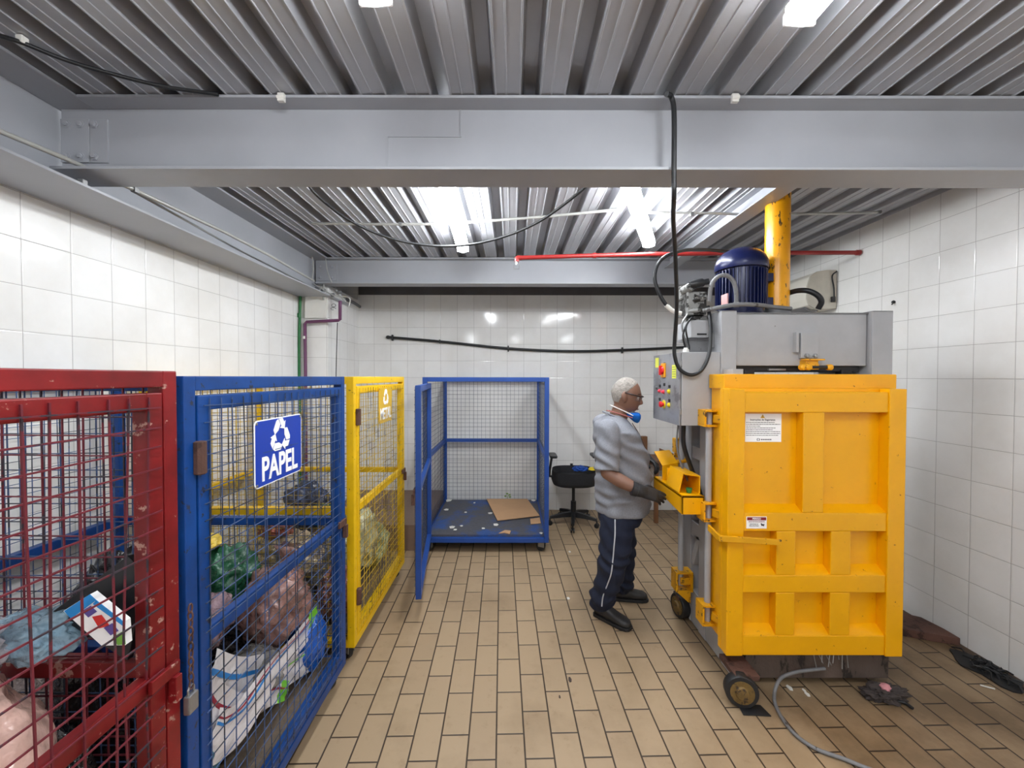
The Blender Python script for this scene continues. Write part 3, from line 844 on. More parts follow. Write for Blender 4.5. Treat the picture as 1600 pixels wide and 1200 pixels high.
# base skid
mb = MB(); mb.box(1.258, 2.03, 2.17, 2.80, .035, .222)
mb.build('base_skid', M['grime'], bal, bevel=.006)
for x, y, r in ((1.158, 2.035, .078), (1.165, 2.79, .082)):
    mb = MB(); mb.box(x - .03, x + .09, y - .01 if y < 2.5 else y - .03, y + .16 if y < 2.5 else y + .05, r + .05, r + .075)
    mb.box(x + .032, x + .040, y - .02, y + .15 if y < 2.5 else y + .04, r, r + .06)
    wp = mb.build('caster', M['rust'], bal, bevel=.002)
    ax = Vector((-.25, -1, .05)).normalized() if y < 2.5 else Vector((-1, -.2, 0)).normalized()
    c0 = Vector((x, y, r + .001))
    MB().lathe(c0, ax, [(-.028, r * .6), (-.027, r * .94), (-.02, r), (.02, r), (.027, r * .94), (.028, r * .6)], 28).build('wheel', M['rubber'], wp, smooth=True)
    MB().lathe(c0, ax, [(.02, r * .74), (.030, r * .72), (.031, r * .42), (.042, r * .36), (.044, r * .12)], 22).build('hub', paint('wheel_hub', srgb(112, 88, 44), .6, var=.3, var_scale=20, chip=srgb(60, 46, 34), chip_amt=.42, chip_scale=30), wp, smooth=True)

# cylinder, motor
MB().tube([(1.68, 2.60, 2.03), (1.68, 2.60, 2.849)], .0695, 32).build('cylinder', paint('worn_yellow_cylinder', srgb(240, 166, 12), .28, 0.0, chip=srgb(58, 40, 30), chip_amt=.415, chip_scale=22, var=.12, stretch=(1, 1, .45)), bal, smooth=True)
MB().lathe((1.68, 2.60, 2.028), (0, 0, 1), [(0, .10), (.022, .10), (.024, .078), (.06, .073)], 32).build('cylinder_flange', M['grey_dark'], bal, smooth=True, angle=30)
mc = Vector((1.440, 2.58, 0))
mot = MB().lathe(mc + Vector((0, 0, 2.035)), (0, 0, 1), [(0, .132), (.012, .134), (.014, .125), (.06, .125), (.07, .127), (.30, .127), (.30, .120)], 40).build('motor', M['motor'], bal, smooth=True, angle=30)
mb = MB()
for k in range(40):
    a = 2 * math.pi * k / 40
    if abs(a - math.pi * 1.5) < .0: continue
    c = mc + Vector((math.cos(a) * .134, math.sin(a) * .134, 0)); t = Vector((-math.sin(a), math.cos(a), 0)) * .003; r = Vector((math.cos(a), math.sin(a), 0)) * .012
    mb.prism([c - r - t + Vector((0, 0, 2.09)), c + r - t + Vector((0, 0, 2.09)), c + r + t + Vector((0, 0, 2.09)), c - r + t + Vector((0, 0, 2.09))], (0, 0, .225))
mb.build('cooling_fin', M['motor'], mot)
MB().lathe(mc + Vector((0, 0, 2.325)), (0, 0, 1), [(0, .148), (.012, .152), (.045, .150), (.080, .136), (.110, .108), (.130, .070), (.138, .0)], 40).build('fan_cowl', M['motor'], mot, smooth=True, angle=60)
mb = MB()
for z in (2.10, 2.25):
    mb.box(1.575, 1.615, 2.53, 2.60, z, z + .05)
mb.build('lug', M['motor'], mot, bevel=.003)
MB().box(1.292, 1.30, 2.46, 2.53, 2.08, 2.16).build('name_plate', paint('motor_plate', srgb(196, 150, 150), .5), mot)

# control box with its switches on the side that faces the operator
CX, CY0, CY1, CZ0, CZ1 = .965, 2.35, 2.785, 1.375, 1.80
mb = MB(); mb.box(CX + .012, 1.199, CY0, CY1, CZ0, CZ1)
cb = mb.build('control_box', Gy, bal, bevel=.004)
mb = MB(); mb.box(CX, CX + .010, CY0 + .004, CY1, CZ0, CZ1)
M['panel_grey'] = paint('smudged_panel', srgb(150, 151, 156), .3, .3, chip=srgb(120, 120, 124), chip_amt=.45, chip_scale=5, var=.18)
mb.build('box_door', M['panel_grey'], cb, bevel=.003)
for z in (1.44, 1.72):
    MB().tube([(CX + .004, CY0 - .004, z), (CX + .004, CY0 - .004, z + .03)], .006, 8).build('box_hinge', M['steel'], cb)
def cp(px, py): return P(px, py, X=CX - .001)
M['btn_red'] = paint('button_red', srgb(206, 34, 40), .3); M['btn_yellow'] = paint('button_yellow', srgb(226, 206, 30), .3)
M['btn_amber'] = paint('switch_amber', srgb(236, 160, 20), .35); M['sticker'] = paint('sticker_yellow', srgb(222, 224, 84), .5)
M['btn_pink'] = paint('lamp_pink', srgb(238, 70, 90), .3)
q = cp(1037, 578)
MB().box(CX - .008, CX, q.y - .035, q.y + .035, q.z - .045, q.z + .045).build('switch_plate', M['btn_amber'], cb, bevel=.003)
q2 = q
mb = MB(); mb.lathe((CX - .006, q2.y, q2.z), (-1, 0, 0), [(0, .024), (.012, .022), (.014, .018)], 20); mb.box(CX - .032, CX - .012, q2.y - .007, q2.y + .007, q2.z - .030, q2.z + .030)
mb.build('rotary_switch', M['btn_red'], cb, bevel=.002)
for px, py, mt, r, dep in ((1031, 610, 'btn_pink', .009, .012), (1037, 611.5, 'btn_pink', .010, .014), (1045.5, 611, 'btn_yellow', .011, .010), (1045.5, 632, 'btn_yellow', .011, .010)):
    q = cp(px, py)
    MB().lathe((CX, q.y, q.z), (-1, 0, 0), [(0, r * 1.25), (.006, r * 1.25), (.007, r), (dep, r * .95), (dep + .003, r * .5)], 18).build('button', M[mt], cb, smooth=True, angle=40)
q = cp(1037.5, 631)
MB().lathe((CX, q.y, q.z), (-1, 0, 0), [(0, .027), (.004, .027), (.005, .025)], 22).build('stop_ring', M['btn_yellow'], cb)
MB().lathe((CX - .004, q.y, q.z), (-1, 0, 0), [(0, .011), (.012, .011), (.013, .019), (.024, .018), (.028, .011)], 22).build('stop_button', M['btn_red'], cb, smooth=True, angle=40)
for px, py in ((1031, 602.5), (1038, 600), (1046, 603), (1031, 623), (1046, 625), (1038, 568)):
    q = cp(px, py)
    MB().box(CX - .003, CX, q.y - .014, q.y + .014, q.z - .009, q.z + .009).build('legend_plate', M['black'], cb)
for px, py, wy_, hz_ in ((1026.5, 566, .030, .032), (1053, 580, .030, .040)):
    q = cp(px, py)
    st = MB().box(CX - .0015, CX, q.y - wy_, q.y + wy_, q.z - hz_, q.z + hz_).build('sticker', M['sticker'], cb)
    if px > 1040:
        for i in range(5):
            MB().box(CX - .002, CX - .001, q.y - wy_ * .8, q.y + wy_ * .8, q.z + hz_ * (.7 - i * .35) - .002, q.z + hz_ * (.7 - i * .35) + .002).build('sticker_line', M['leaf'], cb)
q = cp(1026, 605)
MB().lathe((CX, q.y, q.z), (-1, 0, 0), [(0, .009), (.01, .009), (.012, .005)], 12).build('key_lock', M['steel'], cb, smooth=True)
# cables below the box
MB().tube(spline([(1.02, 2.42, 1.378), (1.03, 2.44, 1.25), (1.08, 2.46, 1.12), (1.13, 2.47, 1.0), (1.15, 2.47, .93)]), .013, 10).build('cable', M['cable'], bal, smooth=True)
MB().tube(spline([(1.01, 2.47, 1.378), (1.005, 2.48, 1.25), (1.04, 2.50, 1.12), (1.10, 2.50, .98)]), .006, 8).build('cable', M['grey_dark'], bal, smooth=True)

# hydraulic unit beside the motor
hy = MB(); hy.box(1.05, 1.17, 2.46, 2.60, 2.03, 2.17); hy.box(1.03, 1.10, 2.50, 2.58, 2.13, 2.215); hy.box(1.10, 1.19, 2.48, 2.62, 1.99, 2.03)
M['cast'] = paint('oily_castings', srgb(140, 140, 138), .4, .3, chip=srgb(46, 44, 42), chip_amt=.49, chip_scale=16, var=.3)
hyo = hy.build('valve_block', M['cast'], bal, bevel=.008)
mb = MB()
mb.lathe((1.11, 2.47, 2.125), (.9, -.55, .15), [(-.03, .022), (.04, .022), (.042, .014), (.06, .014)], 14)
mb.lathe((1.10, 2.46, 2.055), (.95, -.3, .1), [(-.04, .014), (.03, .014), (.032, .019), (.07, .019)], 12)
mb.lathe((1.06, 2.47, 2.19), (.3, -.9, .2), [(-.04, .026), (.03, .026), (.034, .018)], 14)
mb.build('fitting', M['cast'], hyo, smooth=True, angle=40)
mb = MB(); mb.lathe((1.06, 2.45, 2.205), (1, -.15, .18), [(0, .022), (.03, .026), (.075, .026), (.085, .018), (.11, .018)], 14)
mb.build('solenoid', M['black'], hyo, smooth=True, angle=40)
tk = MB().box(1.060, 1.165, 2.42, 2.62, 1.890, 1.992).build('pump_box', M['grey'], bal, bevel=.004)
MB().box(1.095, 1.150, 2.416, 2.42, 1.905, 1.914).build('name_strip', M['black'], tk)
mb = MB(); mb.box(1.055, 1.199, 2.46, 2.62, 1.875, 1.890); mb.prism([(1.07, 2.46, 1.80), (1.199, 2.46, 1.80), (1.199, 2.46, 1.875), (1.07, 2.46, 1.875)], (0, .01, 0)); mb.box(1.185, 1.199, 2.42, 2.62, 1.83, 1.92)
mb.build('pump_bracket', M['grey_dark'], bal, bevel=.002)
for i, (a, b, c) in enumerate((((1.045, 2.44, 2.03), (1.005, 2.42, 1.96), (1.035, 2.42, 1.84)), ((1.065, 2.43, 2.01), (1.02, 2.40, 1.94), (1.045, 2.41, 1.83)), ((1.09, 2.43, 2.00), (1.04, 2.40, 1.99), (1.012, 2.42, 1.90)))):
    MB().tube(spline([a, b, c, (1.04, 2.43, 1.802)]), .0055, 8).build('control_wire', M['cable'] if i else M['steel'], bal, smooth=True)
MB().lathe((1.03, 2.42, 1.80), (0, 0, 1), [(0, .018), (.02, .018), (.022, .012), (.03, .012)], 12).build('cable_gland', M['white'], bal, smooth=True, angle=40)

def hose(pts, r, mat, name='hose', n=12):
    return MB().tube(spline(pts, 8), r, n).build(name, mat, bal, smooth=True)
HY = 2.45
hose([P(1064, 489, Y=HY), P(1050, 484, Y=HY), P(1035, 468, Y=HY), P(1024, 443, Y=HY), P(1023, 425, Y=HY), P(1030, 408, Y=HY), P(1045, 397, Y=HY), P(1070, 390, Y=2.6), P(1100, 389, Y=2.75), P(1140, 392, Y=2.85), P(1165, 389, Y=2.85), P(1188, 380, Y=2.85), P(1197, 366, Y=2.85), P(1201, 340, Y=2.85)], .011, M['cable'])
hose([P(1064, 489, Y=HY), P(1052, 485.5, Y=HY), P(1040, 476, Y=HY)], .0125, M['white'], 'hose_sleeve')
hose([P(1108, 470, Y=2.42), P(1111, 445, Y=2.40), P(1122, 431, Y=2.38), P(1136, 430, Y=2.38), P(1146, 440, Y=2.38), P(1150, 458, Y=2.38), P(1150, 477, Y=2.39)], .012, M['grey_dark'])
MB().lathe(P(1150, 479, Y=2.39), (0, 0, 1), [(0, .016), (.03, .016), (.032, .011), (.06, .011)], 8).build('hose_fitting', M['cast'], bal, smooth=True, angle=40)
hose([P(1098, 485, Y=2.42), P(1120, 480, Y=2.38), P(1150, 475, Y=2.37), P(1180, 475, Y=2.37), P(1205, 478, Y=2.40), P(1235, 481, Y=2.44)], .0125, M['grey_dark'])
hose([P(1228, 457.5, Y=2.62), P(1245, 453, Y=2.55), P(1262, 453, Y=2.50), P(1277, 460, Y=2.48), P(1283, 470, Y=2.48), P(1278, 481, Y=2.50)], .016, M['cable'])

# yellow side arm with its guards, where the operator works
mb = MB()
x0, x1, ya, yb = .963, 1.092, 2.302, 2.76
mb.prism([(x0, ya, .982), (x1, ya, .982), (x1, ya, .970), (x0, ya, .970)], (0, yb - ya, 0))
mb.prism([(x0, ya, .876), (x1, ya, .876), (x1, ya, .982), (x0, ya, .982)], (0, .010, 0))
mb.prism([(x0, ya, .876), (x0, yb, .912), (x0, yb, .982), (x0, ya, .982)], (.010, 0, 0))
mb.prism([(x1, ya, .876), (x1, yb, .912), (x1, yb, .982), (x1, ya, .982)], (-.010, 0, 0))
arm = mb.build('side_arm', M['yellow'], bal, bevel=.002)
mb = MB()  # folded guard, open towards the camera side
g0, g1 = 2.345, 2.56
mb.prism([(.995, g0, 1.100), (1.088, g0, 1.086), (1.088, g0, 1.078), (.995, g0, 1.092)], (0, g1 - g0, 0))
mb.box(1.080, 1.088, g0, g1, .982, 1.082)
mb.prism([(.970, g0 + .02, .982), (.976, g0 + .02, .982), (1.001, g0 + .02, 1.096), (.995, g0 + .02, 1.096)], (0, g1 - g0 - .02, 0))
mb.box(.975, 1.085, g1 - .008, g1, .982, 1.085)
mb.build('guard', M['yellow'], bal, bevel=.002)
mb = MB()
mb.prism([(.985, 2.66, .982), (1.085, 2.66, .982), (1.085, 2.66, 1.09), (.985, 2.66, 1.07)], (0, .008, 0))
mb.prism([(.985, 2.66, 1.07), (1.085, 2.66, 1.09), (1.07, 2.76, 1.155), (.965, 2.76, 1.145)], (0, 0, .008))
mb.build('guard', M['yellow'], bal, bevel=.002)
mb = MB(); mb.tube([P(1041, 725, Y=2.70), P(1078, 717, Y=2.70)], .016, 12)
lev = mb.build('lever', M['yellow_worn'], bal, smooth=True)
mb = MB(); mb.tube([P(1039.5, 725.5, Y=2.70), P(1043, 724.8, Y=2.70)], .0165, 12)
mb.build('lever_end', M['rust'], lev, smooth=True)
mb = MB(); q = P(1060, 694, Y=2.95)
mb.box(q.x - .04, q.x + .05, 2.90, 2.96, q.z - .05, q.z + .05); mb.bar(q + Vector((-.03, 0, -.07)), q + Vector((.08, -.02, -.10)), .03, .03); mb.bar(q + Vector((-.02, 0, -.15)), q + Vector((.10, -.02, -.15)), .03, .04)
mb.build('rear_latch', M['yellow_worn'], bal, bevel=.003)
q = P(1077, 767, Y=2.37)
gc = MB().lathe((q.x, q.y, .983), (0, 0, 1), [(0, .014), (.022, .018), (.026, .018), (.027, .013)], 18).build('bottle_cap', paint('cap_green', srgb(36, 122, 66), .4), smooth=True, angle=40)
tag(gc, 'green bottle cap standing inside the yellow guard of the baler', 'bottle cap')

# ------------------------------------------------------------------ the worker
def fuse(mb, voxel, name, mat, parent, smooth_it=4, post=None, sub=0):
    """one continuous skin over overlapping closed shapes"""
    org = Vector(world_loc(parent))
    me = bpy.data.meshes.new(name); me.from_pydata([q - org for q in mb.v], [], mb.f)
    bm = bmesh.new(); bm.from_mesh(me); bmesh.ops.recalc_face_normals(bm, faces=bm.faces); bm.to_mesh(me); bm.free()
    tmp = bpy.data.objects.new(name + '_tmp', me); COL.objects.link(tmp)
    m = tmp.modifiers.new('r', 'REMESH'); m.mode = 'VOXEL'; m.voxel_size = voxel; m.use_smooth_shade = True
    if smooth_it:
        s = tmp.modifiers.new('s', 'SMOOTH'); s.factor = .5; s.iterations = smooth_it
    dg = bpy.context.evaluated_depsgraph_get(); dg.update()
    out = bpy.data.meshes.new_from_object(tmp.evaluated_get(dg))
    bpy.data.objects.remove(tmp)
    if post:
        for v in out.vertices: v.co = post(v.co + org) - org
    out.name = name; out.materials.clear(); out.materials.append(mat)
    out.polygons.foreach_set('use_smooth', [True] * len(out.polygons))
    o = bpy.data.objects.new(name, out); COL.objects.link(o); o.parent = parent
    return o

def limb(mb, pts, rs, n=16):
    sp = spline(pts, 5); k = len(sp); m = len(rs) - 1; rr = []
    for i in range(k):
        t = i / (k - 1) * m; a = min(int(t), m - 1); rr.append(rs[a] + (rs[a + 1] - rs[a]) * (t - a))
    mb.tube(sp, rr, n); mb.ball(sp[0], rr[0] * .98, 12, 8); mb.ball(sp[-1], rr[-1] * .98, 12, 8)

def ell(c, rx, ry, n=28, z=None, e=2.3, tilt=0.0):
    out = []
    for k in range(n):
        a = 2 * math.pi * k / n; ca, sa = math.cos(a), math.sin(a)
        x = rx * abs(ca) ** (2 / e) * (1 if ca > 0 else -1); y = ry * abs(sa) ** (2 / e) * (1 if sa > 0 else -1)
        out.append(Vector((c[0] + x, c[1] + y, c[2] + x * tilt)))
    return out

man = thing('person', (.72, 2.82, 0), 'person in grey t-shirt, navy trousers and black gloves working at the yellow baler', 'person')
SK = paint('skin', srgb(128, 92, 75), .5, var=.10, var_scale=9)
HAIR = paint('grey_hair', srgb(150, 143, 136), .8, var=.3, var_scale=70, bump=.8)
def cloth(name, col, sc=(7, 3), var=.12, strength=.5, melange=0.0):
    m, nt, p = new_mat(name)
    f = noise_fac(nt, 120 if melange else 6, 4, .7)
    d = tuple(c * (1 - var) for c in col[:3]) + (1,); l = tuple(min(1, c * (1 + var)) for c in col[:3]) + (1,)
    nt.links.new(ramp(nt, f, [(.35, d), (.65, l)]), p.inputs['Base Color'])
    p.inputs['Roughness'].default_value = .85
    b = node(nt, 'ShaderNodeBump'); b.inputs['Strength'].default_value = strength; b.inputs['Distance'].default_value = .02
    nt.links.new(noise_fac(nt, sc[0], 3, .55, stretch=(1, 1, .45)), b.inputs['Height']); nt.links.new(b.outputs['Normal'], p.inputs['Normal'])
    return m
SHIRT = cloth('grey_melange_jersey', srgb(130, 132, 140), melange=1, var=.12, strength=.45)
NAVY = cloth('navy_twill', srgb(20, 28, 50), strength=.55, sc=(9, 3))
GLOVE = paint('black_glove', srgb(30, 31, 35), .5, var=.2, bump=.4, var_scale=20)
SHOE = paint('black_shoe', srgb(44, 42, 42), .5, var=.2, var_scale=12)

# --- head in its own frame: x forward, y left, z up
hc = Vector((.772, 2.775, 1.528))
HM = Matrix.Translation(hc) @ Matrix.Rotation(math.radians(-16), 4, 'Z') @ Matrix.Rotation(math.radians(13), 4, 'Y')
def g(x, s): return math.exp(-(x / s) ** 2)
def headpt(th, ph, inf=0.0):
    """th: -pi/2..pi/2 elevation, ph: azimuth from the face"""
    ct, st = math.cos(th), math.sin(th); cp_, sp_ = math.cos(ph), math.sin(ph)
    x, y, z = ct * cp_, ct * sp_, st
    rz = .124
    X = x * (.100 if x > 0 else .098); Y = y * .077; Z = z * rz
    if Z < 0:                                   # face and jaw narrow downwards
        k = min(1, -Z / rz)
        Y *= 1 - .30 * k ** 1.5
        if x < 0: X *= 1 - .42 * k
        else: X *= 1 - .02 * k
        if x > 0: X += .020 * k * (ct ** .3 if ct > 0 else 0) * cp_
    Z += .006 * (x < 0) * ct
    f = Vector((X, Y, Z))
    if x > 0.2:
        front = min(1, (x - .2) / .5)
        f.x += front * (.0045 * g(Z - .030, .012) * g(Y, .045)                # brow
               - .010 * g(Z - .008, .014) * (g(Y - .031, .016) + g(Y + .031, .016))   # eye sockets
               + .005 * g(Z + .022, .020) * (g(Y - .040, .018) + g(Y + .040, .018))   # cheeks
               + .007 * g(Z + .062, .006) * g(Y, .022) + .006 * g(Z + .076, .006) * g(Y, .019)  # lips
               - .004 * g(Z + .069, .003) * g(Y, .024)
               + .009 * g(Z + .104, .014) * g(Y, .022)
               - .003 * g(Z + .088, .006) * g(Y, .02))
    d = f.normalized()
    return f + d * inf
def head_mesh(mb, inf=lambda th, ph: 0.0, nt=44, np_=64):
    vs = []; fs = []
    for i in range(nt + 1):
        th = -math.pi / 2 + math.pi * i / nt
        for k in range(np_):
            ph = -math.pi + 2 * math.pi * k / np_
            vs.append(HM @ headpt(th, ph, inf(th, ph)))
    for i in range(nt):
        for k in range(np_):
            k2 = (k + 1) % np_
            fs.append((i * np_ + k, i * np_ + k2, (i + 1) * np_ + k2, (i + 1) * np_ + k))
    return mb.add(vs, fs)
H = lambda x, y, z: HM @ Vector((x, y, z))
body = MB()
head_mesh(body)
# nose, ears
body.loft([[H(x0 + .000, 0, z) + (HM.to_3x3() @ Vector((math.cos(a) * rx, math.sin(a) * ry, 0))) for a in [2 * math.pi * k / 12 for k in range(12)]] for z, x0, rx, ry in ((.026, .088, .010, .008), (.012, .094, .012, .009), (-.006, .102, .014, .011), (-.022, .108, .017, .015), (-.032, .105, .015, .017), (-.038, .096, .010, .014))])
for sgn in (-1, 1):
    body.ball(H(-.004, .078 * sgn, -.004), (.019, .012, .034), 14, 10)
    body.ball(H(.002, .075 * sgn, -.028), (.010, .009, .014), 10, 8)
# neck, trunk, arms, legs
limb(body, [(.755, 2.785, 1.46), (.735, 2.79, 1.40), (.70, 2.80, 1.31)], [.058, .060, .075])
T_ = [(.742, .762, .150, .165), (.860, .760, .158, .172), (.983, .764, .170, .172), (1.106, .752, .160, .170), (1.212, .728, .146, .180), (1.291, .708, .128, .185), (1.345, .70, .10, .13), (1.39, .70, .06, .07)]
body.loft([ell((x, 2.80, z), rx, ry) for z, x, rx, ry in T_])
SHO = (.622, 2.622, 1.315); ELB = (.602, 2.575, 1.050); WRI = (.800, 2.490, .955)
SHO2 = (.66, 2.985, 1.315); ELB2 = (.80, 3.045, 1.10); WRI2 = (.975, 2.945, 1.075)
limb(body, [SHO, Vector(SHO).lerp(Vector(ELB), .5) + Vector((-.006, -.004, 0)), ELB], [.056, .050, .041])
limb(body, [ELB, Vector(ELB).lerp(Vector(WRI), .45) + Vector((0, -.004, -.006)), WRI], [.042, .043, .029])
limb(body, [SHO2, Vector(SHO2).lerp(Vector(ELB2), .5), ELB2], [.056, .050, .041])
limb(body, [ELB2, Vector(ELB2).lerp(Vector(WRI2), .45), WRI2], [.042, .042, .029])
HIP, KNE, ANK = (.715, 2.735, .80), (.672, 2.715, .45), (.618, 2.785, .085)
HIP2, KNE2, ANK2 = (.745, 2.895, .80), (.800, 2.945, .45), (.825, 3.005, .085)
limb(body, [HIP, KNE, ANK], [.085, .060, .042]); limb(body, [HIP2, KNE2, ANK2], [.085, .060, .042])
fuse(body, .0055, 'body', SK, man, 3)

# hair cap and short beard
def hair_inf(th, ph):
    v = headpt(th, ph)
    front = max(0, math.cos(ph))
    line = -.045 + .150 * max(0, (v.x + .030) / .10) ** .8 if v.x > -.030 else -.062
    side = abs(v.y) > .045 and v.x > .0
    m = (v.z - line) / .012
    if side and v.z < .055: m = min(m, (v.z - (-.005 + max(0, v.x) * 1.15)) / .01)
    m = max(0, min(1, m))
    return -.008 + m * .0102
hr = MB(); head_mesh(hr, hair_inf, 60, 90)
fuse(hr, .004, 'hair', HAIR, man, 2)
def beard_inf(th, ph):
    v = headpt(th, ph)
    m = max(0, min(1, (-.084 - v.z) / .006)) * max(0, min(1, (v.x - .045) / .012)) * max(0, min(1, (.030 - abs(v.y)) / .008))
    m2 = g(v.z + .050, .0055) * max(0, min(1, (v.x - .06) / .01)) * max(0, min(1, (.026 - abs(v.y)) / .006))
    return -.008 + max(m * .0125, m2 * .012)
br_ = MB(); head_mesh(br_, beard_inf, 80, 100)
fuse(br_, .003, 'beard', paint('grey_beard', srgb(150, 140, 132), .8, var=.25, var_scale=90, bump=.4), man, 1)
# brows, eyes, mouth
DK = paint('dark_brow', srgb(84, 66, 56), .7); EYE_W = paint('eye_white', srgb(210, 205, 200), .2); LIP = paint('lip', srgb(112, 66, 60), .5)
for sgn in (-1, 1):
    MB().tube([H(.089, .016 * sgn, .030), H(.088, .032 * sgn, .035), H(.076, .048 * sgn, .031)], .0032, 6).build('eyebrow', DK, man, smooth=True)
    MB().ball(H(.0760, .031 * sgn, .007), .0125, 14, 10).build('eye', EYE_W, man, smooth=True)
    MB().ball(H(.0855, .031 * sgn, .003), .0048, 10, 8).build('iris', DK, man, smooth=True)
MB().tube([H(.094, -.022, -.071), H(.103, -.008, -.068), H(.103, .008, -.068), H(.094, .022, -.071)], .0034, 8).build('mouth', LIP, man, smooth=True)
# safety glasses
GL = paint('glasses_frame', srgb(48, 30, 28), .3)
gz = .013
mb = MB()
mb.tube([H(-.010, -.0835, gz + .010), H(.03, -.0845, gz + .010), H(.070, -.080, gz + .008), H(.094, -.066, gz + .006), H(.108, -.040, gz + .010), H(.114, -.012, gz + .008), H(.114, .012, gz + .008), H(.108, .040, gz + .010), H(.094, .066, gz + .006), H(.070, .080, gz + .008), H(.03, .0845, gz + .010), H(-.010, .0835, gz + .010)], .0046, 8)
gl = mb.build('glasses_frame', GL, man, smooth=True)
m, nt, p = new_mat('tinted_lens'); p.inputs['Base Color'].default_value = (.30, .24, .22, 1); p.inputs['Alpha'].default_value = .45; p.inputs['Roughness'].default_value = .08
mb = MB()
prof = [(.072, .079), (.094, .066), (.108, .040), (.113, .014)]
for sgn in (-1, 1):
    rings = [[H(x, y * sgn, gz + .008), H(x - .004, y * sgn, gz - .012), H(x - .010, y * sgn * .98, gz - .027)] for x, y in prof]
    mb.loft(rings, cap=False, close=False)
ln = mb.build('lens', m, gl, fix=False, smooth=True)
# dust mask pulled under the chin
MASK = cloth('blue_mask', srgb(10, 110, 214), strength=.3)
mc0 = Vector((.835, 2.752, 1.372))
mb = MB()
mb.loft([ell((.812, 2.760, 1.415), .046, .062, 20), ell((.822, 2.757, 1.400), .046, .062, 20), ell((.832, 2.755, 1.378), .036, .050, 20), ell((.842, 2.752, 1.352), .016, .022, 20), ell((.846, 2.752, 1.345), .004, .006, 20)])
fuse(mb, .005, 'dust_mask', MASK, man, 2)
ST = paint('mask_strap', srgb(232, 226, 222), .6, var=.04)
for sgn in (-1, 1):
    MB().tube(spline([(.805, 2.76 + .058 * sgn, 1.400), (.755, 2.785 + .066 * sgn, 1.425), (.69, 2.80 + .05 * sgn, 1.455), (.675, 2.80 + .02 * sgn, 1.462)]), .0040, 8).build('strap', ST, man, smooth=True)
    MB().tube(spline([(.80, 2.76 + .056 * sgn, 1.385), (.75, 2.79 + .072 * sgn, 1.40), (.69, 2.80 + .062 * sgn, 1.418), (.655, 2.80 + .02 * sgn, 1.425)]), .0034, 8).build('strap', paint('red_strap', srgb(170, 96, 90), .6), man, smooth=True)

# t-shirt: trunk and both sleeves as one skin, folds pressed in afterwards
sh = MB()
S_ = [(.738, .757, .177, .190), (.76, .757, .180, .192), (.86, .760, .183, .190), (.983, .766, .187, .188), (1.106, .754, .176, .186), (1.212, .730, .162, .196), (1.291, .706, .143, .203), (1.345, .692, .112, .150), (1.385, .695, .074, .086), (1.398, .697, .062, .070)]
sh.loft([ell((x, 2.80, z), rx, ry, 40) for z, x, rx, ry in S_])
def sleeve(a, b, r0, r1):
    a = Vector(a); b = Vector(b)
    sh.tube([a + Vector((.02, 0, .0)), a, a.lerp(b, .35), a.lerp(b, .72), a.lerp(b, .96)], [r0 * .9, r0, r0 * 1.0, r1, r1 * 1.03], 20); sh.ball(a, r0 * .97, 16, 10)
sleeve(SHO, ELB, .073, .074); sleeve(SHO2, ELB2, .073, .072)
def folds(amp, fn):
    def f(co):
        n = noise.noise_vector(co * 7.0); 
        return co + n * amp + fn(co)
    return f
def shirt_folds(co):
    d = Vector((0, 0, 0))
    # drag lines running from the armpit to the belly and across the waist
    t = (co.x - .60) * .9 + (co.z - 1.2) * 1.4
    k = math.sin(t * 46 + noise.noise(co * 5) * 3.0)
    w = g(co.z - 1.08, .22)
    side = (co - Vector((.757, 2.80, co.z))); side.z = 0
    if side.length > 1e-4: side.normalize()
    d += side * (.0105 * k * w)
    k2 = math.sin(co.z * 70 + noise.noise(co * 6) * 4)
    d += side * (.006 * k2 * g(co.z - .86, .10))
    d += side * (.006 * math.sin(math.atan2(side.y, side.x) * 7 + co.z * 5) * g(co.z - .75, .06))
    return d
fuse(sh, .007, 't_shirt', SHIRT, man, 5, post=folds(.006, shirt_folds))
# collar and lanyard
mb = MB(); ring = [Vector((.697 + .069 * math.cos(a), 2.80 + .076 * math.sin(a), 1.388 - .030 * math.cos(a) )) for a in [2 * math.pi * k / 24 for k in range(25)]]
mb.tube(ring, .006, 8, caps=False); mb.build('collar', SHIRT, man, smooth=True)
MB().tube(spline([(.80, 2.712, 1.35), (.842, 2.70, 1.28), (.882, 2.705, 1.20), (.905, 2.72, 1.13)]), .0032, 6).build('lanyard', DK, man, smooth=True)

# trousers
tr = MB()
tr.loft([ell((.745, 2.81, z), rx, ry, 32) for z, rx, ry in ((.66, .135, .165), (.72, .150, .180), (.78, .152, .178), (.84, .150, .174))])
limb(tr, [HIP, (.700, 2.715, .62), (.680, 2.705, .44), (.648, 2.742, .26), (.612, 2.785, .125)], [.108, .112, .100, .086, .082])
limb(tr, [HIP2, (.775, 2.915, .62), (.800, 2.945, .44), (.815, 2.975, .26), (.822, 2.998, .125)], [.108, .108, .098, .082, .076])
def trouser_folds(co):
    c = Vector((.70, 2.73, co.z)) if co.y < 2.84 else Vector((.80, 2.95, co.z))
    s = co - c; s.z = 0
    if s.length > 1e-4: s.normalize()
    k = math.sin(co.z * 60 + s.x * 2.5 + noise.noise(co * 6) * 4)
    w = .006 * g(co.z - .44, .10) + .009 * g(co.z - .13, .09) + .003
    return s * (k * w)
tro = fuse(tr, .007, 'trousers', NAVY, man, 4, post=folds(.004, trouser_folds))
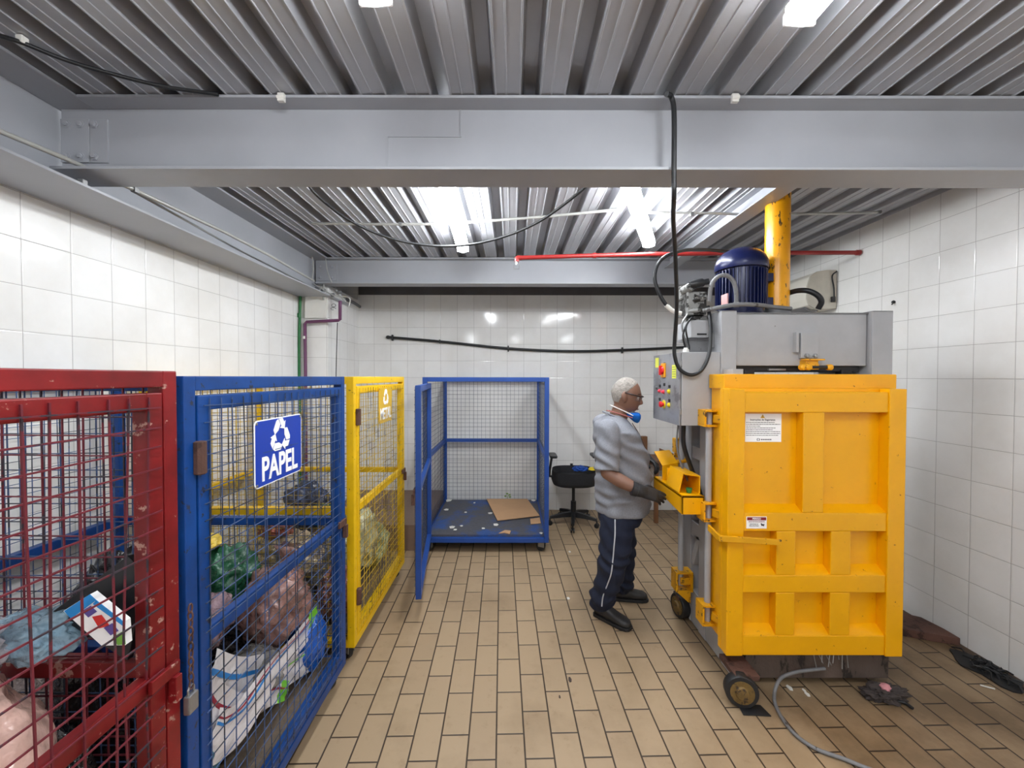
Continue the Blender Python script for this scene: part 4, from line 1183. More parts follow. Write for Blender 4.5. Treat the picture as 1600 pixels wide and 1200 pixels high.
# white piping down the outside of the near leg, laid on the cloth
from mathutils.bvhtree import BVHTree
bvh = BVHTree.FromPolygons([v.co + man.location for v in tro.data.vertices], [tuple(p.vertices) for p in tro.data.polygons])
pts = []
for x, z in ((.668, .735), (.664, .65), (.657, .56), (.650, .47), (.640, .38), (.624, .29), (.606, .20), (.600, .13)):
    h_ = bvh.ray_cast(Vector((x, 2.2, z)), Vector((0, 1, 0)))
    if h_[0] is not None: pts.append(h_[0] + Vector((0, -.0025, 0)))
MB().tube(spline(pts, 6), .0042, 8).build('piping', paint('white_piping', srgb(196, 198, 206), .6), man, smooth=True)

# shoes
def shoe(heel, toe):
    h = Vector(heel); t = Vector(toe); d = (t - h); L = d.length; d.normalize(); s = Vector((-d.y, d.x, 0))
    A = thing_dummy = None
    secs = [(0.0, .020, .040, .06), (.04, .033, .082, .072), (.22, .038, .098, .085), (.40, .040, .088, .08), (.58, .044, .066, .062), (.80, .046, .054, .052), (.93, .038, .046, .044), (1.0, .018, .034, .030)]
    mb = MB(); rings = []
    for u, w, hh, _ in secs:
        c = h + d * (L * u); ring = []
        for k in range(18):
            a = 2 * math.pi * k / 18; ca, sa = math.cos(a), math.sin(a)
            ring.append(c + s * (w * math.copysign(abs(ca) ** .8, ca)) + Vector((0, 0, .012 + (hh * .5) * (1 + math.copysign(abs(sa) ** .8, sa)))))
        rings.append(ring)
    mb.loft(rings)
    o = fuse(mb, .006, 'shoe', SHOE, man, 3)
    mb = MB(); out = []
    for u, w, *_ in secs: out.append(h + d * (L * u - .004 * (u < .1) + .006 * (u > .9)) + s * (w + .004))
    for u, w, *_ in reversed(secs): out.append(h + d * (L * u - .004 * (u < .1) + .006 * (u > .9)) - s * (w + .004))
    mb.prism([Vector((q.x, q.y, .001)) for q in out], (0, 0, .020))
    mb.build('sole', M['rubber'], o, bevel=.003)
    mb = MB()
    return o
shoe((.585, 2.825, 0), (.775, 2.640, 0))
shoe((.762, 3.020, 0), (1.005, 3.000, 0))

# gloved hands: palm, four unequal bent fingers, a thumb from the side of the palm
def hand(w, fwd, up, side, curl, spread=.10, name='glove', thumb=1.0):
    """w: wrist; fwd: towards the fingertips; up: back of the hand; side: towards the thumb"""
    w = Vector(w); f = Vector(fwd).normalized(); u = Vector(up); u = (u - f * u.dot(f)).normalized(); s = f.cross(u)
    if s.dot(Vector(side)) < 0: s = -s
    mb = MB()
    q = lambda a, b, c: w + f * a + s * b + u * c
    mb.loft([[q(a, rx * math.cos(t), rz * math.sin(t)) for t in [2 * math.pi * k / 20 for k in range(20)]] for a, rx, rz in ((-.06, .042, .038), (-.02, .041, .037), (.0, .039, .034), (.03, .042, .023), (.065, .044, .017), (.088, .041, .014), (.094, .036, .010))])
    for i, (b, L, r) in enumerate(((.031, .072, .0105), (.0105, .080, .0108), (-.011, .075, .0103), (-.031, .060, .0095))):
        d = (f + s * (b * spread * 30 * .1)).normalized(); p = q(.080, b, -.001); pts = [p - d * .012, p]; ang = 0
        c = curl[i] if isinstance(curl, (list, tuple)) else curl
        for seg, ck in ((.44, .75), (.31, 1.0), (.25, .8)):
            ang += c * ck
            dd = d * math.cos(ang) - u * math.sin(ang)
            p = p + dd * (L * seg); pts.append(p)
        mb.tube(pts, [r * 1.05, r * 1.08, r, r * .94, r * .80], 12)
        for a, rr in zip(pts[1:], (1.07, 1.0, .94, .80)): mb.ball(a, r * rr, 10, 8)
    tp = [q(.010, .024, -.006), q(.034, .050, -.014 * thumb), q(.060, .060, -.028 * thumb), q(.086, .058, -.040 * thumb)]
    mb.tube(tp, [.015, .0135, .0118, .0095], 12)
    for a, rr in zip(tp, (.015, .0135, .0118, .0095)): mb.ball(a, rr, 10, 8)
    g_ = fuse(mb, .0036, name, GLOVE, man, 2)
    MB().loft([[q(a, rx * math.cos(t), rz * math.sin(t)) for t in [2 * math.pi * k / 20 for k in range(20)]] for a, rx, rz in ((-.066, .042, .038), (-.064, .0455, .0415), (-.034, .0445, .0405), (-.032, .041, .037))]).build('cuff', GLOVE, g_, smooth=True)
    return g_
hand(WRI, (.90, -.06, -.26), (.1, -.75, .60), (.2, .1, 1), [.16, .22, .30, .42])
hand(WRI2, (.55, -.72, -.42), (.35, .1, .9), (-.8, -.4, 0), [.55, .62, .66, .72])

# ------------------------------------------------------------------ pipes and cables
def cable(name, pts, r, mat, label, cat, n=10, clips=(), clipmat=None, group=None, sp=True):
    b = pts[0]
    t = thing(name, tuple(b), label, cat, group)
    MB().tube(spline(pts, 8) if sp else pts, r, n).build('run', mat, t, smooth=True, angle=60)
    for c in clips:
        c = Vector(c)
        MB().box(c.x - .012, c.x + .012, c.y - .012, c.y + .012, c.z - .012, c.z + .014).build('clip', clipmat or M['white'], t, bevel=.003)
    return t
# cable sagging along the near deck on the left
cable('cable', [P(-30, 52, Y=1.36), P(0, 59, Y=1.41), P(35, 70, Y=1.46), P(90, 92, Y=1.52), P(150, 111, Y=1.58), P(250, 136, Y=1.68), P(340, 149, Y=1.74)], .0075, M['cable'], 'black cable sagging under the near ceiling at the upper left', 'cable', clips=[P(33, 66, Y=1.46)])
for px in (438, 1147):
    q = P(px, 152, Y=1.742)
    mb = MB(); mb.box(q.x - .014, q.x + .014, 1.735, 1.752, 2.815, 2.849); mb.tube([(q.x - .016, 1.738, 2.83), (q.x + .016, 1.738, 2.835)], .009, 10)
    tag(mb.build('cable_clip', M['white'], bevel=.002), 'white plastic clip on the front beam, %s' % ('left of the weld lines' if px < 800 else 'right of the hanging black cable'), 'clip')
# thick cable dropping in front of the beam to the hydraulic unit, with a hanging loop
cable('cable', [P(1040, 146, Y=1.70), P(1048, 152, Y=1.735), P(1052, 180, Y=1.735), P(1052, 270, Y=1.735), P(1052, 305, Y=1.75), P(1051, 340, Y=1.88), P(1055, 410, Y=2.08), P(1057, 480, Y=2.22), P(1054, 530, Y=2.30), P(1054, 555, Y=2.315), P(1062, 576, Y=2.32), P(1080, 585, Y=2.32), P(1097, 576, Y=2.32), P(1108, 550, Y=2.33), P(1110, 510, Y=2.37), P(1106, 478, Y=2.44)], .0105, M['cable'], 'thick black cable hanging from the front beam to a loop by the baler control box', 'cable')
# black cable sagging below the far deck
cable('cable', [P(470, 270, Y=2.30), P(490, 302, Y=2.45), P(540, 342, Y=2.60), P(600, 370, Y=2.75), P(660, 383, Y=2.85), P(720, 384, Y=2.9), P(780, 372, Y=2.85), P(840, 347, Y=2.7), P(900, 304, Y=2.5), P(925, 280, Y=2.4)], .009, M['cable'], 'black cable sagging in a wide curve below the rear ceiling lights', 'cable')
# thin conduit crossing below the deck
cable('conduit', [P(487, 350, Y=3.10), P(620, 351, Y=3.08), P(700, 349, Y=3.05), P(830, 340, Y=3.0), P(965, 327, Y=2.9)], .010, M['conduit'], 'thin pale conduit crossing below the rear ceiling to the left of the slanting light', 'conduit', clips=[P(625, 351, Y=3.08), P(868, 336, Y=2.98)], clipmat=M['steel'])
cable('conduit', [P(1010, 331, Y=2.84), P(1100, 332, Y=2.84), P(1168, 334, Y=2.84)], .009, M['conduit'], 'short grey conduit under the rear ceiling behind the hanging cable', 'conduit', clips=[P(1080, 334, Y=2.84)], clipmat=M['steel'])
cable('conduit', [P(1232, 333, Y=2.76), P(1300, 332, Y=2.76), P(1376, 330, Y=2.76)], .009, M['conduit'], 'grey conduit running from behind the yellow cylinder to the right wall', 'conduit', clips=[P(1372, 331, Y=2.76)], clipmat=M['steel'])
# red pipe with its bend and drop
rp = cable('red_pipe', [P(808, 403, Y=3.27), P(925, 399, Y=3.27), P(1060, 396, Y=3.27), P(1200, 394, Y=3.27), Vector((2.775, 3.27, P(1339, 393, Y=3.27).z))], .0165, M['pipe_red'], 'red pipe running across the room to the right wall below the rear ceiling', 'pipe', n=14)
q = P(808, 403, Y=3.27)
MB().tube(spline([q + Vector((.03, 0, 0)), q + Vector((0, 0, -.002)), q + Vector((-.008, 0, -.03))]), .019, 14).build('elbow', M['pipe_red'], rp, smooth=True)
mb = MB(); mb.tube([q + Vector((-.008, 0, -.03)), q + Vector((-.008, 0, -.055))], .010, 10); mb.box(q.x - .032, q.x - .026, q.y - .004, q.y + .004, q.z - .085, q.z - .055); mb.box(q.x + .010, q.x + .016, q.y - .004, q.y + .004, q.z - .085, q.z - .055); mb.box(q.x - .03, q.x + .014, q.y - .004, q.y + .004, q.z - .090, q.z - .084)
mb.build('sprinkler', M['steel'], rp)
for px in (928, 1340):
    c = P(px, 399 if px < 1000 else 393, Y=3.27); c.x = min(c.x, 2.765)
    MB().lathe(c - Vector((.014, 0, 0)), (1, 0, 0), [(0, .021), (.028, .021)], 16).build('coupling', M['pipe_red'], rp, smooth=True, angle=40)
# black pipe sagging on the back wall
yb = 5.035
bp = cable('black_pipe', [P(606, 527.5, Y=yb), P(687, 534, Y=yb), P(794, 544.5, Y=yb), P(890, 548.5, Y=yb), P(972, 546.5, Y=yb), P(1066, 542, Y=yb), P(1130, 538, Y=yb)], .016, M['black'], 'black pipe sagging along the tiled back wall', 'pipe', n=12)
for px, py in ((613, 528), (687, 534), (794, 544.5), (972, 546.5)):
    c = P(px, py, Y=yb)
    MB().box(c.x - .008, c.x + .008, yb - .020, 5.060, c.z - .040 if px != 687 else c.z - .022, c.z + .034 if px != 687 else c.z + .022).build('clamp', M['black'], bp, bevel=.003)
MB().ball(P(606, 527.5, Y=yb), (.026, .022, .022)).build('end_cap', M['black'], bp, smooth=True)
# conduits along the left beam and around the pier
cable('conduit', [P(-40, 190, Y=1.46), P(0, 208, Y=1.52), P(101, 250, Y=1.72), P(206, 297, Y=1.98), P(350, 364, Y=2.60), P(420, 400, Y=3.05), P(490, 440, Y=3.92)], .010, M['conduit'], 'grey conduit running along the left ceiling beam below the front beam', 'conduit', clips=[P(128, 288, Y=1.80) * 1, P(210, 299, Y=1.99)], clipmat=M['steel'], sp=False)
cable('conduit', [P(206, 300, Y=2.02), P(300, 352, Y=2.42), P(365, 388, Y=2.85), P(420, 416, Y=3.30), P(478, 446, Y=4.0)], .006, M['conduit'], 'thin wire conduit resting along the inner edge of the left ceiling beam', 'conduit')
yc = 4.205
jt = thing('pipe_cluster', (P(505, 455, Y=yc).x, yc, 2.4), 'cluster of grey conduits and couplings on top of the tiled pier', 'conduit')
for a in ([P(465, 462, Y=yc), P(500, 459, Y=yc), P(520, 466, Y=yc)], [P(490, 445, Y=4.1), P(520, 462, Y=4.15), P(545, 466, Y=4.18), P(545, 480, Y=4.18)], [P(508, 405, Y=4.08), P(511, 425, Y=4.08), P(518, 443, Y=4.1)], [P(487, 438, Y=4.05), P(489, 420, Y=4.05), P(487, 400, Y=4.05)], [P(505, 444, Y=4.15), P(505, 470, Y=4.18)], [P(525, 455, Y=4.19), P(540, 472, Y=4.195)]):
    MB().tube(spline(a, 5), .009 if a[0].y > 4.1 else .006, 8).build('conduit_run', M['conduit'], jt, smooth=True)
for px, py in ((505, 455), (519, 462), (495, 452), (530, 458)):
    MB().lathe(P(px, py, Y=4.19) - Vector((.02, 0, 0)), (1, 0, .1), [(0, .014), (.008, .018), (.032, .018), (.04, .014)], 12).build('coupling', M['grey_dark'], jt, smooth=True, angle=40)
cable('conduit', [P(541, 469, X=-1.885), P(553, 474, X=-1.885), P(562, 480, X=-1.885)], .018, M['grey_dark'], 'dark grey pipe stub on the side of the tiled pier', 'pipe', sp=False)
tb = thing('junction_box', (P(505, 500, Y=4.2).x, 4.2, P(505, 500, Y=4.2).z), 'white painted box with black scribbles on the tiled pier', 'box')
a, b = P(476, 462, Y=4.2), P(533, 498, Y=4.2)
MB().box(a.x, -1.905, 4.195, 4.219, b.z, a.z).build('box_lid', M['white'], tb, bevel=.003)
qq = P(521, 478, Y=4.193); ring = [qq + Vector((.022 * math.cos(t), 0, .016 * math.sin(t))) for t in [k * .7 for k in range(10)]]
MB().tube(ring, .0025, 6).build('scribble', M['black'], tb)
ring = [qq + Vector((-.005 + .026 * math.cos(t), 0, -.035 + .012 * math.sin(t))) for t in [k * .6 for k in range(9)]]
MB().tube(ring, .0025, 6).build('scribble', M['black'], tb)
gp = cable('green_pipe', [P(469, 461, Y=4.18), P(468.5, 480, Y=4.18), P(467, 540, Y=4.18), Vector((P(467, 540, Y=4.18).x, 4.18, 1.0)), Vector((P(467, 540, Y=4.18).x, 4.18, .26))], .013, M['pipe_green'], 'green pipe running down the tiled pier from the grey conduits', 'pipe', sp=False)
MB().lathe(P(467, 494, Y=4.18) - Vector((0, 0, .02)), (0, 0, 1), [(0, .019), (.04, .019)], 12).build('coupling', M['pipe_green'], gp, smooth=True, angle=40)
pv = cable('purple_pipe', [P(531, 471, Y=4.17), P(531, 500, Y=4.17), P(528, 501.5, Y=4.17), P(479, 504, Y=4.17), P(476, 507, Y=4.17), P(477, 560, Y=4.17), Vector((P(477, 560, Y=4.17).x, 4.17, .26))], .016, M['pipe_purple'], 'purple pipe bending down beside the green pipe on the tiled pier', 'pipe', sp=False)
MB().lathe(P(475.5, 528.5, Y=4.17) - Vector((0, 0, .014)), (0, 0, 1), [(0, .020), (.028, .020)], 12).build('clip', M['white'], pv)
cable('cable', [P(527, 505, Y=4.15), P(526, 540, Y=4.15), P(525, 590, Y=4.15), P(525, 640, Y=4.15)], .004, M['cable'], 'thin black wire hanging straight down beside the purple pipe', 'cable')
# hook on the right wall
mb = MB(); c = P(1395.5, 470, X=2.776); mb.ball(c, .012); mb.tube([c, c + Vector((-.02, -.01, -.02))], .004, 6)
tag(mb.build('wall_hook', M['black'], smooth=True), 'small black hook on the right wall beside the baler', 'hook')

# ------------------------------------------------------------------ air conditioner on the right wall
ac = thing('air_conditioner', (2.68, 3.9, 2.25), 'white wall air conditioner behind the yellow cylinder on the right wall', 'air conditioner')
AW = paint('ivory_plastic', srgb(222, 218, 206), .4, var=.04)
prof = [(2.778, 2.245), (2.60, 2.245), (2.545, 2.275), (2.528, 2.33), (2.530, 2.44), (2.555, 2.52), (2.61, 2.56), (2.70, 2.575), (2.778, 2.575)]
MB().prism([(x, 3.52, z) for x, z in prof], (0, .80, 0)).build('housing', AW, ac, bevel=.008)
MB().prism([(x + (.0 if x > 2.7 else -.004), 3.505, z + (0 if z < 2.3 else .002)) for x, z in prof], (0, .016, 0)).build('end_cover', paint('yellowed_plastic', srgb(196, 190, 176), .45), ac, bevel=.006)
MB().prism([(2.545, 3.56, 2.268), (2.60, 3.56, 2.240), (2.66, 3.56, 2.240), (2.66, 3.56, 2.228), (2.59, 3.56, 2.228), (2.535, 3.56, 2.262)], (0, .70, 0)).build('louvre', M['grey_dark'], ac, bevel=.001)
mb = MB(); mb.tube(spline([(2.765, 3.49, 2.56), (2.73, 3.495, 2.52), (2.745, 3.495, 2.42), (2.75, 3.495, 2.32)]), .006, 8); mb.box(2.725, 2.755, 3.487, 3.504, 2.30, 2.345)
mb.build('power_lead', M['black'], ac, smooth=False)

# ------------------------------------------------------------------ office chair by the back wall
ch = thing('office_chair', (.70, 4.60, 0), 'black swivel office chair by the back wall with a blue bundle on its seat', 'chair')
cx, cy = .695, 4.58
mb = MB(); rings = []
for z, rx, ry in ((.455, .20, .19), (.470, .235, .225), (.50, .245, .235), (.615, .235, .225), (.535, .20, .19)):
    rings.append(ell((cx, cy, z), rx, ry, 36, e=3.2))
mb.loft(rings); mb.build('seat', paint('black_fabric', srgb(34, 34, 37), .9, var=.2, var_scale=40), ch, smooth=True, angle=50)
MB().tube([(cx, cy, .10), (cx, cy, .26), (cx, cy, .262), (cx, cy, .54)], [.030, .030, .018, .018], 16).build('gas_column', M['black'], ch, smooth=True, angle=40)
MB().box(cx - .09, cx + .09, cy - .10, cy + .10, .505, .541).build('mechanism', M['black'], ch, bevel=.006)
for k in range(5):
    a = math.radians(-100 + 72 * k)
    d = Vector((math.cos(a), math.sin(a), 0))
    mb = MB(); c0 = Vector((cx, cy, .12)); s = d.cross(Vector((0, 0, 1)))
    rings = []
    for u, w, h0, h1 in ((.0, .030, .085, .145), (.12, .024, .085, .135), (.27, .018, .075, .100)):
        c = Vector((cx, cy, 0)) + d * u
        rings.append([c - s * w + Vector((0, 0, h0)), c + s * w + Vector((0, 0, h0)), c + s * w * .7 + Vector((0, 0, h1)), c - s * w * .7 + Vector((0, 0, h1))])
    mb.loft(rings); lg = mb.build('base_leg', M['black'], ch, bevel=.003)
    e = Vector((cx, cy, 0)) + d * .27
    mb = MB(); 
    for o_ in (-.013, .013):
        mb.lathe(e + s * o_ + Vector((0, 0, .026)) - s * .007, s, [(0, .02), (.002, .026), (.012, .026), (.014, .02)], 16)
    mb.tube([e + Vector((0, 0, .026)), e + Vector((0, 0, .08))], .008, 8)
    mb.build('caster', M['black'], lg, smooth=True, angle=40)
for sx in (-1, 1):
    q = Vector((cx + .235 * sx, cy - .02, 0))
    mb = MB(); mb.tube([(q.x - .06 * sx, q.y, .535), (q.x + .035 * sx, q.y, .545), (q.x + .035 * sx, q.y, .62), (q.x + .010 * sx, q.y + .01, .765)], .014, 10)
    st = mb.build('arm_post', M['black'], ch, smooth=True, angle=60)
    MB().prism([(q.x + a_ * .04, q.y + b_ * .12, .765) for a_, b_ in ((-1, -.8), (-.6, -1), (.6, -1), (1, -.8), (1, .8), (.6, 1), (-.6, 1), (-1, .8))], (0, 0, .026)).build('arm_pad', M['black'], ch, bevel=.006)
mb = MB(); mb.tube(spline([(cx + .0, cy + .20, .53), (cx + .02, cy + .285, .56), (cx + .02, cy + .30, .62)]), .016, 10)
mb.build('back_bracket', M['black'], ch, smooth=True)
def blob(name, c, r, mat, seed, amp=.28, freq=2.2, sub=5, parent=None, flat=None, ridge=True, rot=0.0):
    """crumpled closed shape"""
    bm = bmesh.new(); bmesh.ops.create_icosphere(bm, subdivisions=sub, radius=1.0)
    c = Vector(c); r = Vector(r); of = Vector((seed * 7.3, seed * 3.1, seed * 5.7))
    Rz = Matrix.Rotation(rot, 3, 'Z')
    for v in bm.verts:
        p = v.co.copy(); n = noise.fractal(p * freq + of, .9, 2.1, 5)
        rd = 1 - abs(noise.noise(p * freq * 1.7 + of)) * 1.6 if ridge else 0
        r2 = 1 - abs(noise.noise(Vector((p.x * 3.6, p.y * 3.6, p.z * 1.5)) * freq + of * 1.7)) * 2.2 if ridge else 0
        k = 1 + amp * n + (amp * .35 * rd) + min(.045, amp * .17) * r2
        q = Rz @ Vector((p.x * r.x * k, p.y * r.y * k, p.z * r.z * k)) + c
        if flat is not None and q.z < flat: q.z = flat + (q.z - flat) * .02
        v.co = q
    mb = MB(); mb.add([v.co.copy() for v in bm.verts], [tuple(v.index for v in f.verts) for f in bm.faces]); bm.free()
    return mb.build(name, mat, parent, smooth=True, angle=180)
o = blob('cloth_bundle', P(907, 732, Y=4.50), (.075, .07, .028), cloth('bundle_blue', srgb(24, 70, 150), strength=.6), 3, amp=.3, flat=.627)
tag(o, 'blue crumpled bundle lying on the seat of the black office chair', 'cloth')
o = blob('work_glove', P(928, 733, Y=4.52), (.055, .035, .022), paint('glove_yellow', srgb(230, 204, 40), .6), 5, amp=.3, flat=.627)
tag(o, 'yellow glove lying beside the blue bundle on the black office chair', 'glove')

# wooden table behind the worker
tbx = thing('wooden_table', (1.80, 4.78, 0), 'small brown wooden table behind the worker at the back wall', 'table')
MB().box(1.60, 2.10, 4.58, 4.98, .685, .715).build('tabletop', M['wood'], tbx, bevel=.003)
for x in (1.62, 2.04):
    for y in (4.60, 4.92):
        MB().box(x, x + .042, y, y + .042, 0, .685).build('leg', M['wood'], tbx, bevel=.003)
for y in (4.605, 4.925): MB().box(1.662, 2.04, y, y + .02, .60, .685).build('apron', M['wood'], tbx)
o = MB().box(1.60, 1.662, 4.99, 5.05, 0, .93)
tag(o.build('wooden_post', M['wood'], bevel=.003), 'brown wooden post leaning at the back wall next to the small table', 'post')
o = MB().prism([(1.78, 4.80, .716), (1.93, 4.80, .716), (1.93, 4.80, .745), (1.78, 4.80, .80)], (0, .12, 0)).build('wood_offcut', M['wood'], bevel=.003)
tag(o, 'wedge of brown wood lying on the small wooden table', 'wood')

# ------------------------------------------------------------------ floor on the baler side
def fp(px, py, z=0.0): return P(px, py, Z=z)
mb = MB()
a, b, c_, d = fp(1408, 955, .06), fp(1500, 982, .06), fp(1526, 1000, .06), fp(1475, 1003, .06)
poly = [Vector((p.x, p.y, .045)) for p in (fp(1395, 952, .05), fp(1440, 962, .05), fp(1508, 980, .05), fp(1524, 995, .05), fp(1470, 990, .05), fp(1400, 978, .05))]
poly = [Vector((min(p.x, 2.765), p.y, .01)) for p in poly]
o = MB().prism(poly, (0, 0, .05)).build('steel_bar', M['rust'], bevel=.004); 
o.location.z = 0.0005
tag(o, 'rusty brown steel bar lying on the floor along the right wall', 'steel bar')
rnd = random.Random(9)
q = fp(1545, 1045)
mb = MB()
for i in range(46):
    a = rnd.uniform(0, 6.28); rr = rnd.uniform(0, 1) ** .6
    s_ = Vector((min(2.75, q.x + math.cos(a) * rr * .07 ), q.y + math.sin(a) * rr * .13, rnd.uniform(.006, .03)))
    e_ = s_ + Vector((rnd.uniform(-.06, .06), rnd.uniform(-.08, .08), 0)); e_.x = min(e_.x, 2.76); e_.z = rnd.uniform(.005, .022)
    mid = (s_ + e_) / 2 + Vector((rnd.uniform(-.02, .02), rnd.uniform(-.02, .02), rnd.uniform(.0, .018)))
    mb.tube([s_, mid, e_], .0045, 5)
pts_ = [Vector((min(2.76, q.x + (.10 + .02 * math.sin(5 * t)) * math.cos(t)), q.y + (.16 + .03 * math.cos(3 * t)) * math.sin(t), .001)) for t in [2 * math.pi * k / 24 for k in range(24)]]
mb.prism(pts_, (0, 0, .008))
o = mb.build('wire_scrap', M['rubber']); tag(o, 'dark tangle of wire scrap heaped on the floor at the right wall', 'scrap', kind='stuff')
q = fp(1545, 1070)
tag(MB().bar(fp(1533, 1068, .012), fp(1556, 1074, .012), .008, .004).build('white_stick', M['paper']), 'short white stick lying on the floor beside the dark wire scrap', 'stick')
# rag and pink scrap by the front right corner of the base
q = fp(1375, 1085)
tag(blob('rag', (q.x + .005, q.y - .02, .030), (.085, .04, .035), cloth('dark_rag', srgb(60, 52, 50), strength=.7), 8, amp=.5, flat=.002), 'dark dirty rag lying at the front right corner of the baler base', 'rag')
tag(blob('rag_scrap', (P(1386, 1074, Y=q.y - .035).x, q.y - .03, .066), (.022, .018, .016), paint('pink_cloth', srgb(206, 140, 146), .7), 9, amp=.4, sub=3), 'small pink scrap on the dark rag at the baler base', 'rag')
cable('strap', [fp(1385, 1088, .01), fp(1400, 1093, .012), fp(1415, 1096, .012), fp(1428, 1105, .01)], .008, M['rubber'], 'short dark strap trailing from the rag across the floor', 'strap')
poly = [fp(1152, 1096), fp(1165, 1100), fp(1190, 1102), fp(1207, 1119), fp(1163, 1117)]
tag(MB().prism([Vector((p.x, p.y, .0005)) for p in poly], (0, 0, .006)).build('rubber_wedge', M['rubber'], bevel=.002), 'black rubber wedge on the floor under the front wheel of the baler', 'wedge')
hs = [P(1290, 1043, Y=2.155), P(1262, 1046, Y=2.14), P(1240, 1050, Y=2.12), P(1222, 1058, Y=2.09), P(1213, 1075, Y=2.05), fp(1212, 1095, .012), fp(1222, 1118, .010), fp(1240, 1142, .010), fp(1262, 1160, .010), fp(1285, 1172, .010), fp(1320, 1184, .010), fp(1350, 1196, .010), fp(1400, 1215, .010)]
cable('hose', hs, .0085, M['grey_dark'], 'grey hose hanging from the baler base and running across the floor to the viewer', 'hose', n=10)
mb = MB()
for i in range(9):
    x = 1.62 + i * .022; mb.tube([(x, 2.165, .17 + .01 * (i % 3)), (x + rnd.uniform(-.02, .02), 2.15, .13 + rnd.uniform(-.03, .03))], .0025, 5)
mb.build('frayed_wire', M['steel'], bal)
for px, py, s in ((1235, 1074, 5), (1263, 1084, 4), (1258, 1078, 3)):
    q = fp(px, py); r = s / 637 * q.y * .8
    tag(MB().prism([q + Vector((r * math.cos(t), r * 1.6 * math.sin(t), .0005)) for t in (0, 1.4, 2.5, 4, 5.2)], (0, 0, .004)).build('floor_scrap', M['paper']), 'tiny pale scrap on the floor in front of the baler base', 'paper scrap', 'scraps in front of the baler')
M['stain'] = M['rubber']
for px, py, s, lab in ((892, 1062, 9, 'dark smear of rubber on the floor tiles in the middle aisle'), (876, 1089, 5, 'small dark crumb on the floor tiles nearer the viewer than the smear')):
    q = fp(px, py); r = s / 637 * q.y * .5
    tag(MB().prism([q + Vector((r * .6 * math.cos(t), r * 1.3 * math.sin(t), .0005)) for t in (0, 1.2, 2.3, 3.4, 4.4, 5.5)], (0, 0, .003)).build('floor_crumb', paint('brown_crumb', srgb(70, 56, 50), .7)), lab, 'debris')
for px, py, lab in ((891, 862, 'pale speck on the floor beside the empty cage'), (889, 935, 'pale fleck on the floor tiles left of the near shoe')):
    q = fp(px, py)
    tag(MB().prism([q + Vector((.012 * math.cos(t), .018 * math.sin(t), .0005)) for t in (0, 1.4, 2.6, 4, 5)], (0, 0, .003)).build('floor_scrap', M['paper']), lab, 'paper scrap')

# ------------------------------------------------------------------ what fills the cages
def bag(c, r, mat, seed, label, cat='bag', name='plastic_bag', knot=None, **kw):
    t = thing(name, (c[0], c[1], c[2] - r[2]), label, cat)
    blob('sack', c, r, mat, seed, parent=t, **kw)
    if knot:
        k = Vector(knot); cc = Vector(c); d = (k - cc).normalized()
        mb = MB(); rings = []
        u = d.orthogonal().normalized(); v = d.cross(u)
        for h, rr in ((-.10, .075), (-.05, .045), (-.01, .018), (.01, .016), (.03, .034), (.06, .05)):
            rings.append([k + d * h + (u * math.cos(a) + v * math.sin(a)) * rr * (1 + .25 * math.sin(a * 5)) for a in [2 * math.pi * i / 30 for i in range(30)]])
        mb.loft(rings); mb.build('gathered_neck', mat, t, smooth=True, angle=180)
    return t
PL = plastic
dk = .166   # deck height in the cages
# red cage (Y from about -.1 to 1.09)
bag((-1.28, .80, .62), (.24, .22, .42), PL('pink_film', srgb(226, 186, 172), .2, alpha=.95, bump=.6, var=.12, scale=7), 21, 'large translucent pinkish plastic bag nearest the viewer in the red cage', amp=.16, flat=dk, freq=1.6)
bag((-1.32, .83, 1.02), (.17, .16, .11), PL('clear_film', srgb(216, 214, 222), .12, alpha=.7, bump=.9, var=.2), 22, 'clear crumpled film on top of the pinkish bag in the red cage', amp=.3)
bag((-1.12, .93, .33), (.12, .10, .15), PL('crimson_film', srgb(158, 20, 44), .2, bump=.8), 23, 'crimson plastic bag at the bottom of the red cage', amp=.2, flat=dk)
# black tray leaning, with a printed pack on it
M['glossy_black'] = PL('black_film', srgb(22, 22, 26), .18, bump=.8, var=.3, scale=9)
def slab(pts4, th, name, mat, label, cat, parent=None):
    a, b, c, d = [Vector(p) for p in pts4]
    n = (b - a).cross(d - a).normalized() * th
    o = MB().prism([a, b, c, d], n).build(name, mat, parent, bevel=.003)
    if label: tag(o, label, cat)
    return o
bag((-1.27, 1.30, .64), (.17, .10, .40), M['glossy_black'], 24, 'glossy black rubbish bag standing at the near left of the blue cage', amp=.22, flat=dk, freq=1.7)
slab([P(80, 960, Y=1.00), P(200, 870, Y=1.03), P(232, 905, Y=1.03), P(200, 1035, Y=1.0)], .02, 'plastic_tray', M['black'], 'flat black tray leaning inside the red cage behind the printed pack', 'tray')
a_, b_, c_, d_ = P(100, 957, Y=.955), P(141, 931, Y=.955), P(194, 974, Y=.955), P(197, 1010, Y=.955)
pk = thing('printed_pack', tuple((a_ + c_) / 2), 'white and blue printed pack with red and green squares in the red cage', 'package')
e_ = P(160, 1011, Y=.955)
th = Vector((0, .018, 0))
MB().prism([a_, b_, c_, d_, e_], th).build('sleeve', M['white_ink'], pk)
def onp(pts, mat, name, lift=.002):
    MB().prism([P(x, y, Y=.955 - lift) for x, y in pts], (0, .0012, 0)).build(name, mat, pk)
BLU = paint('print_blue', srgb(30, 140, 214), .4); RED_ = paint('print_red', srgb(206, 40, 36), .4); GRN = paint('print_green', srgb(110, 170, 60), .4); PUR = paint('print_violet', srgb(90, 76, 150), .4)
onp([(101, 957), (141, 931), (151, 940), (112, 969)], BLU, 'blue_band'); onp([(151, 940), (192, 972), (193, 980), (146, 946)], BLU, 'blue_edge')
